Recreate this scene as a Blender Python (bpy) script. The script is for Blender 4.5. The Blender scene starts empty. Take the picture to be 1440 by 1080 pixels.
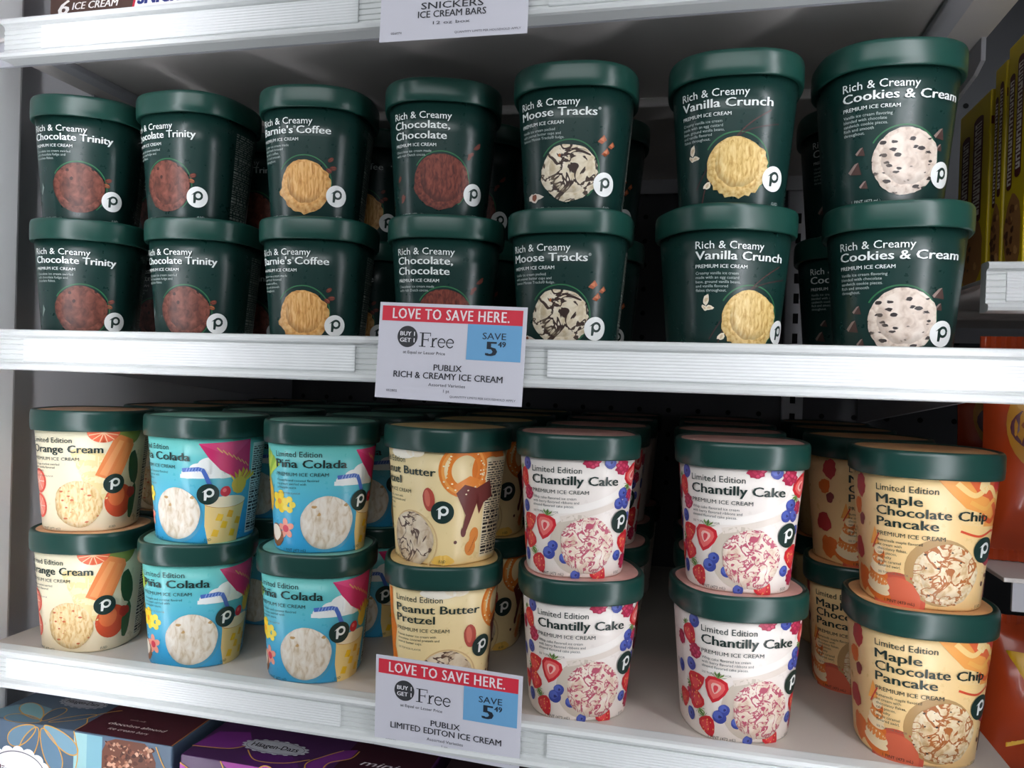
import bpy, bmesh, math, random
from mathutils import Vector, Matrix

# ------------------------------------------------------------------ camera, world, lights, exposure
scn = bpy.context.scene
COL = scn.collection
ZC = 1.25                                   # eye height above the shop floor
rad = math.radians
YAW, PITCH, ROLL, FPX = rad(13.416), rad(0.568), rad(1.788), 1076.2
cam_d = bpy.data.cameras.new('camera')
cam_d.sensor_fit = 'HORIZONTAL'; cam_d.sensor_width = 36.0
cam_d.lens = 36.0 * FPX / 1440.0
cam_d.clip_start = 0.02
cam = bpy.data.objects.new('camera', cam_d); COL.objects.link(cam)
fwd = Vector((-math.sin(YAW) * math.cos(PITCH), math.cos(YAW) * math.cos(PITCH), -math.sin(PITCH)))
rgt = Vector((math.cos(YAW), math.sin(YAW), 0)); up = rgt.cross(fwd)
r2 = math.cos(ROLL) * rgt + math.sin(ROLL) * up
u2 = -math.sin(ROLL) * rgt + math.cos(ROLL) * up
cam.matrix_world = Matrix(((r2.x, u2.x, -fwd.x, 0), (r2.y, u2.y, -fwd.y, 0), (r2.z, u2.z, -fwd.z, ZC), (0, 0, 0, 1)))
scn.camera = cam

scn.view_settings.view_transform = 'Standard'
scn.view_settings.look = 'None'
scn.view_settings.gamma = 1.0
scn.view_settings.use_curve_mapping = False
scn.view_settings.exposure = 0.1

world = bpy.data.worlds.new('store_ambient'); scn.world = world
world.use_nodes = True
world.node_tree.nodes['Background'].inputs[0].default_value = (0.80, 0.88, 1.0, 1)
world.node_tree.nodes['Background'].inputs[1].default_value = 0.10

def area(name, loc, target, sx, sy, power, col=(1, 1, 1)):
    d = bpy.data.lights.new(name, 'AREA'); d.shape = 'RECTANGLE'; d.size = sx; d.size_y = sy
    d.energy = power; d.color = col
    o = bpy.data.objects.new(name, d); COL.objects.link(o)
    o.location = loc
    o.rotation_euler = (Vector(target) - Vector(loc)).to_track_quat('-Z', 'Y').to_euler()
    return o
# shop ceiling lamps over the aisle, behind the shopper
area('store_ceiling_lamp', (-0.15, -2.4, ZC + 1.45), (-0.15, 0.5, ZC - 0.1), 3.2, 1.0, 38, (0.95, 0.98, 1.0))
LED_STRENGTH_LEFT = 17.0
LED_STRENGTH_RIGHT = 21.0

# ------------------------------------------------------------------ helpers
def lin(c):
    if isinstance(c, str):
        c = c.lstrip('#'); c = [int(c[i:i + 2], 16) / 255 for i in (0, 2, 4)]
    return tuple((v / 12.92 if v <= 0.04045 else ((v + 0.055) / 1.055) ** 2.4) for v in c[:3]) + (1.0,)

MATS = {}
def mat(name, col, rough=0.5, metal=0.0, spec=0.5, noise=0.0, nscale=40.0, bump=0.0, emit=None, coat=0.0):
    if name in MATS: return MATS[name]
    m = bpy.data.materials.new(name); m.use_nodes = True
    nt = m.node_tree; b = nt.nodes['Principled BSDF']
    c = lin(col)
    b.inputs['Base Color'].default_value = c
    b.inputs['Roughness'].default_value = rough
    b.inputs['Metallic'].default_value = metal
    b.inputs['Specular IOR Level'].default_value = spec
    b.inputs['Coat Weight'].default_value = coat
    if noise or bump:
        tc = nt.nodes.new('ShaderNodeTexCoord'); n = nt.nodes.new('ShaderNodeTexNoise')
        n.inputs['Scale'].default_value = nscale; n.inputs['Detail'].default_value = 6
        nt.links.new(tc.outputs['Object'], n.inputs['Vector'])
        if noise:
            mx = nt.nodes.new('ShaderNodeMix'); mx.data_type = 'RGBA'
            mx.inputs[6].default_value = tuple(v * (1 - noise) for v in c[:3]) + (1,)
            mx.inputs[7].default_value = tuple(min(1, v * (1 + noise)) for v in c[:3]) + (1,)
            nt.links.new(n.outputs['Fac'], mx.inputs[0]); nt.links.new(mx.outputs[2], b.inputs['Base Color'])
        if bump:
            bp = nt.nodes.new('ShaderNodeBump'); bp.inputs['Strength'].default_value = bump; bp.inputs['Distance'].default_value = 0.001
            nt.links.new(n.outputs['Fac'], bp.inputs['Height']); nt.links.new(bp.outputs['Normal'], b.inputs['Normal'])
    if emit:
        b.inputs['Emission Color'].default_value = lin(emit[0]); b.inputs['Emission Strength'].default_value = emit[1]
    MATS[name] = m
    return m

def link(o, parent=None):
    COL.objects.link(o)
    if parent: o.parent = parent
    return o
def empty(name, loc=(0, 0, 0), rz=0.0, parent=None):
    o = bpy.data.objects.new(name, None); o.empty_display_size = 0.02
    o.location = loc; o.rotation_euler = (0, 0, rz)
    return link(o, parent)
def tag(o, label=None, cat=None, group=None, kind=None):
    if label: o['label'] = label
    if cat: o['category'] = cat
    if group: o['group'] = group
    if kind: o['kind'] = kind
    return o
def mesh_of(name, verts, faces, m=None, smooth=False):
    me = bpy.data.meshes.new(name); me.from_pydata([tuple(v) for v in verts], [], faces)
    if m: me.materials.append(m)
    if smooth: me.polygons.foreach_set('use_smooth', [True] * len(me.polygons))
    me.update(); return me
def obj(name, me, parent=None, loc=(0, 0, 0), rot=(0, 0, 0)):
    o = bpy.data.objects.new(name, me); o.location = loc; o.rotation_euler = rot
    return link(o, parent)
def box_mesh(name, lo, hi, m, bevel=0.0, seg=2):
    bm = bmesh.new()
    bmesh.ops.create_cube(bm, size=1)
    for v in bm.verts:
        v.co = Vector([(lo[i] + hi[i]) / 2 + v.co[i] * (hi[i] - lo[i]) for i in range(3)])
    if bevel: bmesh.ops.bevel(bm, geom=bm.edges[:], offset=bevel, segments=seg, affect='EDGES', profile=0.5)
    me = bpy.data.meshes.new(name); bm.to_mesh(me); bm.free()
    me.materials.append(m); return me
def box(name, lo, hi, m, parent=None, bevel=0.0):
    return obj(name, box_mesh(name, lo, hi, m, bevel), parent)
def extrude_x(name, prof, x0, x1, m, parent=None, smooth=False):
    """closed (y, z) profile swept along x"""
    n = len(prof)
    vs = [(x0, y, z) for y, z in prof] + [(x1, y, z) for y, z in prof]
    fs = [(i, (i + 1) % n, n + (i + 1) % n, n + i) for i in range(n)] + [tuple(range(n))[::-1], tuple(range(n, 2 * n))]
    me = mesh_of(name, vs, fs, m, smooth)
    bm = bmesh.new(); bm.from_mesh(me); bmesh.ops.recalc_face_normals(bm, faces=bm.faces); bm.to_mesh(me); bm.free()
    return obj(name, me, parent)
def extrude_poly(name, pts, axis, a, b, m, parent=None):
    """polygon in the two other axes, thickness a..b on axis ('x' -> pts are (y, z))"""
    def P(p, t): return (t, p[0], p[1]) if axis == 'x' else ((p[0], t, p[1]) if axis == 'y' else (p[0], p[1], t))
    n = len(pts)
    me = mesh_of(name, [P(p, a) for p in pts] + [P(p, b) for p in pts],
                 [(i, (i + 1) % n, n + (i + 1) % n, n + i) for i in range(n)] + [tuple(range(n))[::-1], tuple(range(n, 2 * n))], m)
    bm = bmesh.new(); bm.from_mesh(me); bmesh.ops.recalc_face_normals(bm, faces=bm.faces); bm.to_mesh(me); bm.free()
    return obj(name, me, parent)

# ---- flat print: coloured shapes laid on a surface -------------------------------------------------
def print_mat(name='printed_ink', rough=0.42, spec=0.5, coat=0.0):
    if name in MATS: return MATS[name]
    m = bpy.data.materials.new(name); m.use_nodes = True
    nt = m.node_tree; b = nt.nodes['Principled BSDF']
    a = nt.nodes.new('ShaderNodeAttribute'); a.attribute_name = 'Col'
    nt.links.new(a.outputs['Color'], b.inputs['Base Color'])
    b.inputs['Roughness'].default_value = rough; b.inputs['Specular IOR Level'].default_value = spec
    b.inputs['Coat Weight'].default_value = coat
    MATS[name] = m; return m

TXT = {}
def glyphs(s, bold=0.0, shear=0.0, space=1.0):
    key = (s, bold, shear, space)
    if key in TXT: return TXT[key]
    cu = bpy.data.curves.new('t', 'FONT'); cu.body = s; cu.size = 1.0; cu.resolution_u = 2
    cu.offset = bold; cu.shear = shear; cu.space_character = space; cu.fill_mode = 'FRONT'
    o = bpy.data.objects.new('t', cu)
    me = bpy.data.meshes.new_from_object(o)
    vs = [(v.co.x, v.co.y) for v in me.vertices]; fs = [tuple(p.vertices) for p in me.polygons]
    bpy.data.objects.remove(o); bpy.data.curves.remove(cu); bpy.data.meshes.remove(me)
    x0 = min(v[0] for v in vs); x1 = max(v[0] for v in vs)
    vs = [(x - x0, y) for x, y in vs]
    TXT[key] = (vs, fs, x1 - x0); return TXT[key]
CAPH = max(v[1] for v in glyphs('H')[0])

class Print:
    def __init__(s): s.items = []
    def poly(s, pts, col, layer=1): s.items.append(([tuple(p) for p in pts], [tuple(range(len(pts)))], lin(col), layer, True)); return s
    def rect(s, x0, y0, x1, y1, col, layer=1): return s.poly([(x0, y0), (x1, y0), (x1, y1), (x0, y1)], col, layer)
    def ell(s, cx, cy, rx, ry, col, layer=1, rot=0.0, n=20, a0=0.0, a1=360.0):
        c, sn = math.cos(rad(rot)), math.sin(rad(rot)); full = a1 - a0 >= 360; pts = []
        k = n if full else n + 1
        for i in range(k):
            t = rad(a0 + (a1 - a0) * i / n); x, y = rx * math.cos(t), ry * math.sin(t)
            pts.append((cx + c * x - sn * y, cy + sn * x + c * y))
        return s.poly(pts, col, layer)
    def ring(s, cx, cy, r, w, col, layer=1, n=36, a0=0.0, a1=360.0, ry=None, rot=0.0):
        k = (ry or r) / r; c, sn = math.cos(rad(rot)), math.sin(rad(rot))
        pts = []
        for i in range(n + 1):
            t = rad(a0 + (a1 - a0) * i / n); x, y = r * math.cos(t), k * r * math.sin(t); pts.append((cx + c * x - sn * y, cy + sn * x + c * y))
        return s.stroke(pts, w, col, layer)
    def stroke(s, pts, w, col, layer=1, taper=False):
        n = len(pts); vs = []; fs = []
        for i, p in enumerate(pts):
            a = pts[max(0, i - 1)]; b = pts[min(n - 1, i + 1)]
            dx, dy = b[0] - a[0], b[1] - a[1]; l = math.hypot(dx, dy) or 1
            k = w / 2 * ((0.15 + 0.85 * math.sin(math.pi * (i + 0.3) / (n - 0.4))) if taper else 1)
            vs += [(p[0] - dy / l * k, p[1] + dx / l * k), (p[0] + dy / l * k, p[1] - dx / l * k)]
        for i in range(n - 1): fs.append((2 * i, 2 * i + 1, 2 * i + 3, 2 * i + 2))
        s.items.append((vs, fs, lin(col), layer, any(math.hypot(b[0] - a[0], b[1] - a[1]) > 3 for a, b in zip(pts, pts[1:])))); return s
    def curve(s, ctrl, w, col, layer=1, taper=False, n=8):
        """Catmull-Rom through ctrl"""
        P = [ctrl[0]] + list(ctrl) + [ctrl[-1]]; out = []
        for i in range(1, len(P) - 2):
            for k in range(n):
                t = k / n; a, b, c, d = P[i - 1], P[i], P[i + 1], P[i + 2]
                out.append(tuple(0.5 * (2 * b[j] + (c[j] - a[j]) * t + (2 * a[j] - 5 * b[j] + 4 * c[j] - d[j]) * t * t + (3 * b[j] - a[j] - 3 * c[j] + d[j]) * t ** 3) for j in (0, 1)))
        out.append(tuple(ctrl[-1])); return s.stroke(out, w, col, layer, taper)
    def blob(s, cx, cy, r, col, layer=1, seed=0, irr=0.12, n=28, ry=None, rot=0.0, lobes=0):
        rnd = random.Random(seed); ph = [rnd.uniform(0, 6.28) for _ in range(5)]; pts = []
        c, sn = math.cos(rad(rot)), math.sin(rad(rot))
        for i in range(n):
            t = 2 * math.pi * i / n
            k = 1 + irr * (0.5 * math.sin(2 * t + ph[0]) + 0.35 * math.sin(3 * t + ph[1]) + 0.3 * math.sin(5 * t + ph[2]) + 0.25 * math.sin(9 * t + ph[3]))
            if lobes: k *= 1 + 0.14 * math.cos(lobes * t)
            x, y = r * k * math.cos(t), (ry or r) * k * math.sin(t)
            pts.append((cx + c * x - sn * y, cy + sn * x + c * y))
        return s.poly(pts, col, layer)
    def text(s, t, x, y, cap, col, layer=6, width=None, bold=0.0, shear=0.0, align='l', rot=0.0, space=1.0):
        if not t.strip(): return s
        heavy = bold * 1.5; vs, fs, w = glyphs(t, 0.0, shear, space); sy = cap / CAPH; sx = sy if width is None else width / w
        W = w * sx; ox = x - (W / 2 if align == 'c' else W if align == 'r' else 0)
        c, sn = math.cos(rad(rot)), math.sin(rad(rot)); cx = x
        out = []
        for vx, vy in vs:
            X, Y = ox + vx * sx - cx, vy * sy
            out.append((cx + c * X - sn * Y, y + sn * X + c * Y))
        s.items.append((out, fs, lin(col), layer, False))
        if heavy:
            for q in (-1, 1): s.items.append(([(a + q * c * cap * heavy, b + q * sn * cap * heavy) for a, b in out], fs, lin(col), layer + 0.2 + 0.1 * q, False))
        return s
    def mesh(s, name, mp, m, step=None, uv=None):
        """mp(u, v, layer) -> 3D point; step: slice width for curved surfaces"""
        V, F, C = [], [], []
        for it, (vs, fs, col, layer, wide) in enumerate(s.items):
            layer = layer + 0.9 * it / len(s.items)
            xs = [p[0] for p in vs]
            if wide or (step and max(xs) - min(xs) > step * 1.5 and len(fs) < 3000 and wide):
                bm = bmesh.new(); bv = [bm.verts.new((x, y, 0)) for x, y in vs]
                for f in fs:
                    try: bm.faces.new([bv[i] for i in f])
                    except ValueError: pass
                if step and max(xs) - min(xs) > step * 1.5:
                    bmesh.ops.triangulate(bm, faces=bm.faces[:])
                    k = math.ceil(min(xs) / step)
                    while k * step < max(xs):
                        bmesh.ops.bisect_plane(bm, geom=bm.verts[:] + bm.edges[:] + bm.faces[:], plane_co=(k * step, 0, 0), plane_no=(1, 0, 0)); k += 1
                bmesh.ops.triangulate(bm, faces=bm.faces[:])
                bm.verts.index_update()
                vs = [(v.co.x, v.co.y) for v in bm.verts]; fs = [tuple(v.index for v in f.verts) for f in bm.faces]; bm.free()
            base = len(V)
            for i, f in enumerate(fs):
                a, b, c = vs[f[0]], vs[f[1]], vs[f[2]]
                if (b[0] - a[0]) * (c[1] - a[1]) - (b[1] - a[1]) * (c[0] - a[0]) < 0: f = f[::-1]
                F.append(tuple(base + j for j in f)); C += [col] * len(f)
            V += [(x, y, layer) for x, y in vs]
        me = mesh_of(name, [mp(*p) for p in V], F, m, True)
        at = me.color_attributes.new('Col', 'FLOAT_COLOR', 'CORNER')
        at.data.foreach_set('color', [x for c in C for x in c])
        if uv:
            ul = me.uv_layers.new(name='label'); idx = [j for f in F for j in f]
            ul.data.foreach_set('uv', [x for j in idx for x in uv(V[j][0], V[j][1])])
        return me

# ------------------------------------------------------------------ freezer cabinet (the setting)
M_liner = mat('white_liner', '#d9d9dc', 0.45, noise=0.04, nscale=9)
M_trim = mat('white_frame', '#f0f1f1', 0.4)
M_back = mat('back_panel_metal', '#46474b', 0.45, metal=0.2, noise=0.06, nscale=14)
M_deck = mat('shelf_enamel', '#cfcac6', 0.45, noise=0.05, nscale=25)
M_deckL = mat('shelf_enamel_cream', '#c9c1b8', 0.45, noise=0.05, nscale=25)
M_rail = mat('rail_plastic', '#dadddc', 0.35)
M_strip = mat('rail_insert', '#e3e6e6', 0.3)
M_brk = mat('bracket_metal', '#b9bac0', 0.42, metal=0.15)
M_dark = mat('dark_hole', '#08080a', 0.9)
M_black = mat('black_plastic', '#17171a', 0.5)

YR = 0.48          # plane of the price rails
BACK = 0.985
tag(box('wall_back', (-0.62, BACK, ZC - 0.62), (0.75, BACK + 0.02, ZC + 0.62), M_back), kind='structure')
tag(box('wall_left', (-0.62, 0.535, ZC - 0.62), (-0.585, BACK, ZC + 0.62), M_liner), kind='structure')
tag(box('trim_1', (-0.64, 0.395, ZC - 0.62), (-0.562, 0.537, ZC + 0.62), M_trim, bevel=0.004), kind='structure')
tag(box('wall_right', (0.73, 0.40, ZC - 0.62), (0.75, BACK, ZC + 0.62), M_liner), kind='structure')
tag(box('ceiling', (-0.62, 0.30, ZC + 0.62), (0.75, BACK + 0.02, ZC + 0.65), M_liner), kind='structure')
tag(box('floor', (-0.62, 0.30, ZC - 0.65), (0.75, BACK + 0.02, ZC - 0.62), M_liner), kind='structure')
# perforations of the back panel: shallow dark discs, too small to pick apart
hv, hf = [], []
for iz in range(-3, 14):
    for ix in range(-14, 30):
        cx = 0.0362 * ix - 0.031; cz = ZC - 0.0365 + 0.0305 * iz
        if cx < -0.57 or cx > 0.7: continue
        b = len(hv)
        hv += [(cx + 0.0032 * math.cos(k * math.pi / 4), BACK - 0.0004, cz + 0.0032 * math.sin(k * math.pi / 4)) for k in range(8)]
        hf.append(tuple(range(b, b + 8)))
ph = obj('perforation', mesh_of('perforation', hv, hf, M_dark), bpy.data.objects['wall_back']); tag(ph, kind='stuff')
# slotted upright standard against the back panel
su = empty('upright_standard', (0.115, BACK - 0.012, ZC - 0.6)); tag(su, 'grey slotted metal upright standing against the back panel', 'upright')
box('channel', (-0.012, 0, 0), (0.012, 0.0115, 1.2), M_brk, su, 0.001)
slot = box_mesh('slot', (-0.003, -0.0006, -0.006), (0.003, 0.0, 0.006), M_dark)
for k in range(16): obj('slot', slot, su, (0, 0, 0.44 + 0.024 * k))

def led(name, x, y, ang, strength, label):
    e = empty(name, (x, y, ZC), ang); tag(e, label, 'light')
    hm = mat('led_housing', '#c8c8c8', 0.4)
    extrude_poly('housing', [(-0.013, -0.010), (0.013, -0.010), (0.013, 0.012), (0.010, 0.012), (0.010, 0.0), (-0.010, 0.0), (-0.010, 0.012), (-0.013, 0.012)], 'z', -0.6, 0.6, hm, e)
    box('diffuser', (-0.0095, 0.0005, -0.58), (0.0095, 0.007, 0.58), mat('led_light_%d' % int(strength * 10), '#ffffff', 0.5, emit=('#f8f9ff', strength)), e)
    return e
tag(box('trim_2', (-0.66, 0.26, ZC - 0.62), (-0.478, 0.345, ZC + 0.62), M_trim, bevel=0.004), kind='structure')
tag(box('trim_3', (0.225, 0.26, ZC - 0.62), (0.345, 0.36, ZC + 0.62), M_trim, bevel=0.004), kind='structure')
led('led_strip', -0.462, 0.330, rad(-6), LED_STRENGTH_LEFT, 'white light strip running up the mullion left of the shelves')
led('led_strip', 0.205, 0.335, rad(52), LED_STRENGTH_RIGHT, 'white light strip running up the mullion right of the shelves')

def rail_profile(z0, z1, y=YR):
    h = z1 - z0; p = [(y + 0.010, z1 - 0.0005), (y + 0.008, z1), (y - 0.001, z1), (y - 0.0035, z1 - 0.0008), (y - 0.0045, z1 - 0.0026),
         (y - 0.0035, z1 - 0.0046), (y - 0.001, z1 - 0.0052), (y, z1 - 0.006)]
    n = 5; a, b = z1 - 0.006, z0 + 0.006
    for k in range(n):
        t0 = a + (b - a) * (k + 0.35) / n; t1 = a + (b - a) * (k + 0.5) / n; t2 = a + (b - a) * (k + 0.65) / n
        p += [(y, t0), (y + 0.0007, t1), (y, t2)]
    p += [(y, z0 + 0.006), (y - 0.001, z0 + 0.0052), (y - 0.004, z0 + 0.0046), (y - 0.0052, z0 + 0.0028), (y - 0.0045, z0 + 0.0008), (y - 0.0025, z0), (y + 0.010, z0)]
    return p
def strip_profile(z0, z1, y=YR):
    a, b = z1 - 0.0066, z0 + 0.0066; n = 9; p = [(y + 0.0001, a)]
    for k in range(n):
        p += [(y - 0.0011, a + (b - a) * (k + 0.05) / n), (y - 0.0013, a + (b - a) * (k + 0.5) / n), (y - 0.0010, a + (b - a) * (k + 0.9) / n)]
    return p + [(y + 0.0001, b)]

def shelf(name, label, z0, z1, zd, x0, x1, strips, deckmat, yfront=YR, railx=None, brackets=True, back=BACK - 0.012):
    s = empty(name, ((x0 + x1) / 2, yfront + 0.01, zd)); tag(s, label, 'shelf')
    ox, oy, oz = s.location
    inv = Matrix.Translation((-ox, -oy, -oz))
    made = []
    rx0, rx1 = railx or (x0, x1)
    made.append(box('deck', (x0, yfront + 0.009, zd - 0.003), (x1, back, zd), deckmat, s, 0.0006))
    made.append(extrude_x('price_rail', rail_profile(z0, z1, yfront), rx0, rx1, M_rail, s))
    rail = made[-1]
    for a, b in strips:
        made.append(extrude_x('label_strip', strip_profile(z0, z1, yfront), a, b, M_strip, s))
    # underside stiffening: front return, two long channels
    made.append(box('front_return', (x0 + 0.006, yfront + 0.011, zd - 0.022), (x1 - 0.006, yfront + 0.0135, zd - 0.003), M_brk, s))
    made.append(box('stiffener', (x0 + 0.02, yfront + 0.20, zd - 0.012), (x1 - 0.02, yfront + 0.235, zd - 0.003), M_deck, s, 0.002))
    made.append(box('rear_return', (x0 + 0.006, back - 0.012, zd - 0.02), (x1 - 0.006, back - 0.009, zd - 0.003), M_brk, s))
    if brackets:
        for bx in (x0 + 0.001, x1 - 0.004):
            pts = [(yfront + 0.12, zd - 0.003), (yfront + 0.12, zd - 0.0195), (yfront + 0.135, zd - 0.0245), (back, zd - 0.058), (back, zd - 0.003)]
            made.append(extrude_poly('bracket', pts, 'x', bx, bx + 0.003, M_brk, s))
        for bx in (x0 + 0.03, x1 - 0.045):
            made.append(box('side_channel', (bx, yfront + 0.04, zd - 0.008), (bx + 0.015, back - 0.02, zd - 0.003), M_brk, s, 0.001))
    for o in made: o.data.transform(inv)
    return s
ZU, ZL, ZT, ZB = ZC + 0.0155, ZC - 0.2313, ZC + 0.2515, ZC - 0.40
shelf('freezer_shelf', 'white shelf at the top with brown bar boxes on it', ZC + 0.2292, ZC + 0.2601, ZT, -0.553, 0.192,
      [(-0.487, -0.229), (-0.098, 0.18)], M_deck, railx=(-0.522, 0.196))
shelf('freezer_shelf', 'white middle shelf carrying the dark green ice cream tubs', ZC - 0.0068, ZC + 0.0241, ZU, -0.553, 0.192,
      [(-0.496, -0.224), (-0.0915, 0.19)], M_deck, railx=(-0.535, 0.196))
shelf('freezer_shelf', 'white lower shelf carrying the colourful printed ice cream tubs', ZC - 0.2492, ZC - 0.2205, ZL, -0.553, 0.197,
      [(-0.505, -0.227), (-0.084, 0.19)], M_deckL, railx=(-0.535, 0.199))
shelf('freezer_shelf', 'white bottom shelf carrying the teal and purple bar boxes', ZB - 0.022, ZB + 0.009, ZB, -0.553, 0.192, [], M_deckL)

# ------------------------------------------------------------------ ice cream tubs
NEXP = 2.6
A0, A1, HB = 0.0335, 0.0404, 0.0805          # half-widths of the body at base and top, body height
AM = (A0 + A1) / 2
PITCH_Z = 0.0965                              # one tub stacked on another
def _ring_table(n=1440):
    pts = []
    for i in range(n + 1):
        t = 2 * math.pi * i / n - math.pi / 2; c, s = math.cos(t), math.sin(t)
        pts.append((math.copysign(abs(c) ** (2 / NEXP), c), math.copysign(abs(s) ** (2 / NEXP), s)))
    L = [0.0]
    for a, b in zip(pts, pts[1:]): L.append(L[-1] + math.hypot(b[0] - a[0], b[1] - a[1]))
    return pts, L
RP, RL = _ring_table(); PER = RL[-1]
import bisect as _bs
def ring_at(s):
    s = s % PER; i = max(0, min(len(RL) - 2, _bs.bisect_right(RL, s) - 1))
    t = (s - RL[i]) / max(1e-12, RL[i + 1] - RL[i])
    x = RP[i][0] + t * (RP[i + 1][0] - RP[i][0]); y = RP[i][1] + t * (RP[i + 1][1] - RP[i][1])
    nx = math.copysign(abs(x) ** (NEXP - 1), x); ny = math.copysign(abs(y) ** (NEXP - 1), y); l = math.hypot(nx, ny)
    return x, y, nx / l, ny / l
def on_body(u_mm, v_mm, layer=0):
    """label millimetres -> point on the tub wall; u = 0 is the middle of the front face"""
    x, y, nx, ny = ring_at(u_mm / 1000 / AM); v = v_mm / 1000
    a = A0 + (A1 - A0) * v / HB; off = 0.0001 + 0.00009 * layer
    return (x * a + nx * off, y * a + ny * off, v)

SEG = 96
def lathe_sq(name, prof, m, cap_first=True, cap_last=True, uv=False, scale_fn=None):
    """rings of the rounded-square outline: prof = [(half-width, z)]"""
    V, F = [], []
    for a, z in prof:
        for k in range(SEG):
            x, y, _, _ = ring_at(PER * k / SEG); V.append((x * a, y * a, z))
    for r in range(len(prof) - 1):
        for k in range(SEG):
            F.append((r * SEG + k, r * SEG + (k + 1) % SEG, (r + 1) * SEG + (k + 1) % SEG, (r + 1) * SEG + k))
    if cap_first: F.append(tuple(range(SEG))[::-1])
    if cap_last: F.append(tuple(range((len(prof) - 1) * SEG, len(prof) * SEG)))
    me = mesh_of(name, V, F, m, True)
    ul = me.uv_layers.new(name='label'); d = []
    for p in me.polygons:
        ks = [vi % SEG for vi in p.vertices]; wrap = max(ks) - min(ks) > SEG / 2
        for vi in p.vertices:
            k = vi % SEG
            s = k / SEG * PER * AM * 1000
            if s > PER * AM * 500 or (wrap and k == 0 and False): s -= PER * AM * 1000
            d += [s / 100, V[vi][2] * 10]
    ul.data.foreach_set('uv', d)
    return me

def body_mat(name, top, bot, rough=0.27, frost=0.0):
    """printed board: vertical ink gradient in label space, faint frost speckle in the gloss"""
    if name in MATS: return MATS[name]
    m = bpy.data.materials.new(name); m.use_nodes = True; nt = m.node_tree; b = nt.nodes['Principled BSDF']
    uvn = nt.nodes.new('ShaderNodeUVMap'); uvn.uv_map = 'label'
    sp = nt.nodes.new('ShaderNodeSeparateXYZ'); nt.links.new(uvn.outputs[0], sp.inputs[0])
    mr = nt.nodes.new('ShaderNodeMapRange'); mr.inputs[1].default_value = 0.15; mr.inputs[2].default_value = 0.8
    nt.links.new(sp.outputs[1], mr.inputs[0])
    mx = nt.nodes.new('ShaderNodeMix'); mx.data_type = 'RGBA'
    mx.inputs[6].default_value = lin(bot); mx.inputs[7].default_value = lin(top)
    nt.links.new(mr.outputs[0], mx.inputs[0]); nt.links.new(mx.outputs[2], b.inputs['Base Color'])
    tc = nt.nodes.new('ShaderNodeTexCoord'); n = nt.nodes.new('ShaderNodeTexNoise'); n.inputs['Scale'].default_value = 160; n.inputs['Detail'].default_value = 5
    nt.links.new(tc.outputs['Object'], n.inputs['Vector'])
    m2 = nt.nodes.new('ShaderNodeMapRange'); m2.inputs[3].default_value = rough - 0.06; m2.inputs[4].default_value = rough + 0.12
    nt.links.new(n.outputs['Fac'], m2.inputs[0]); nt.links.new(m2.outputs[0], b.inputs['Roughness'])
    b.inputs['Specular IOR Level'].default_value = 0.5
    MATS[name] = m; return m

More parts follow.
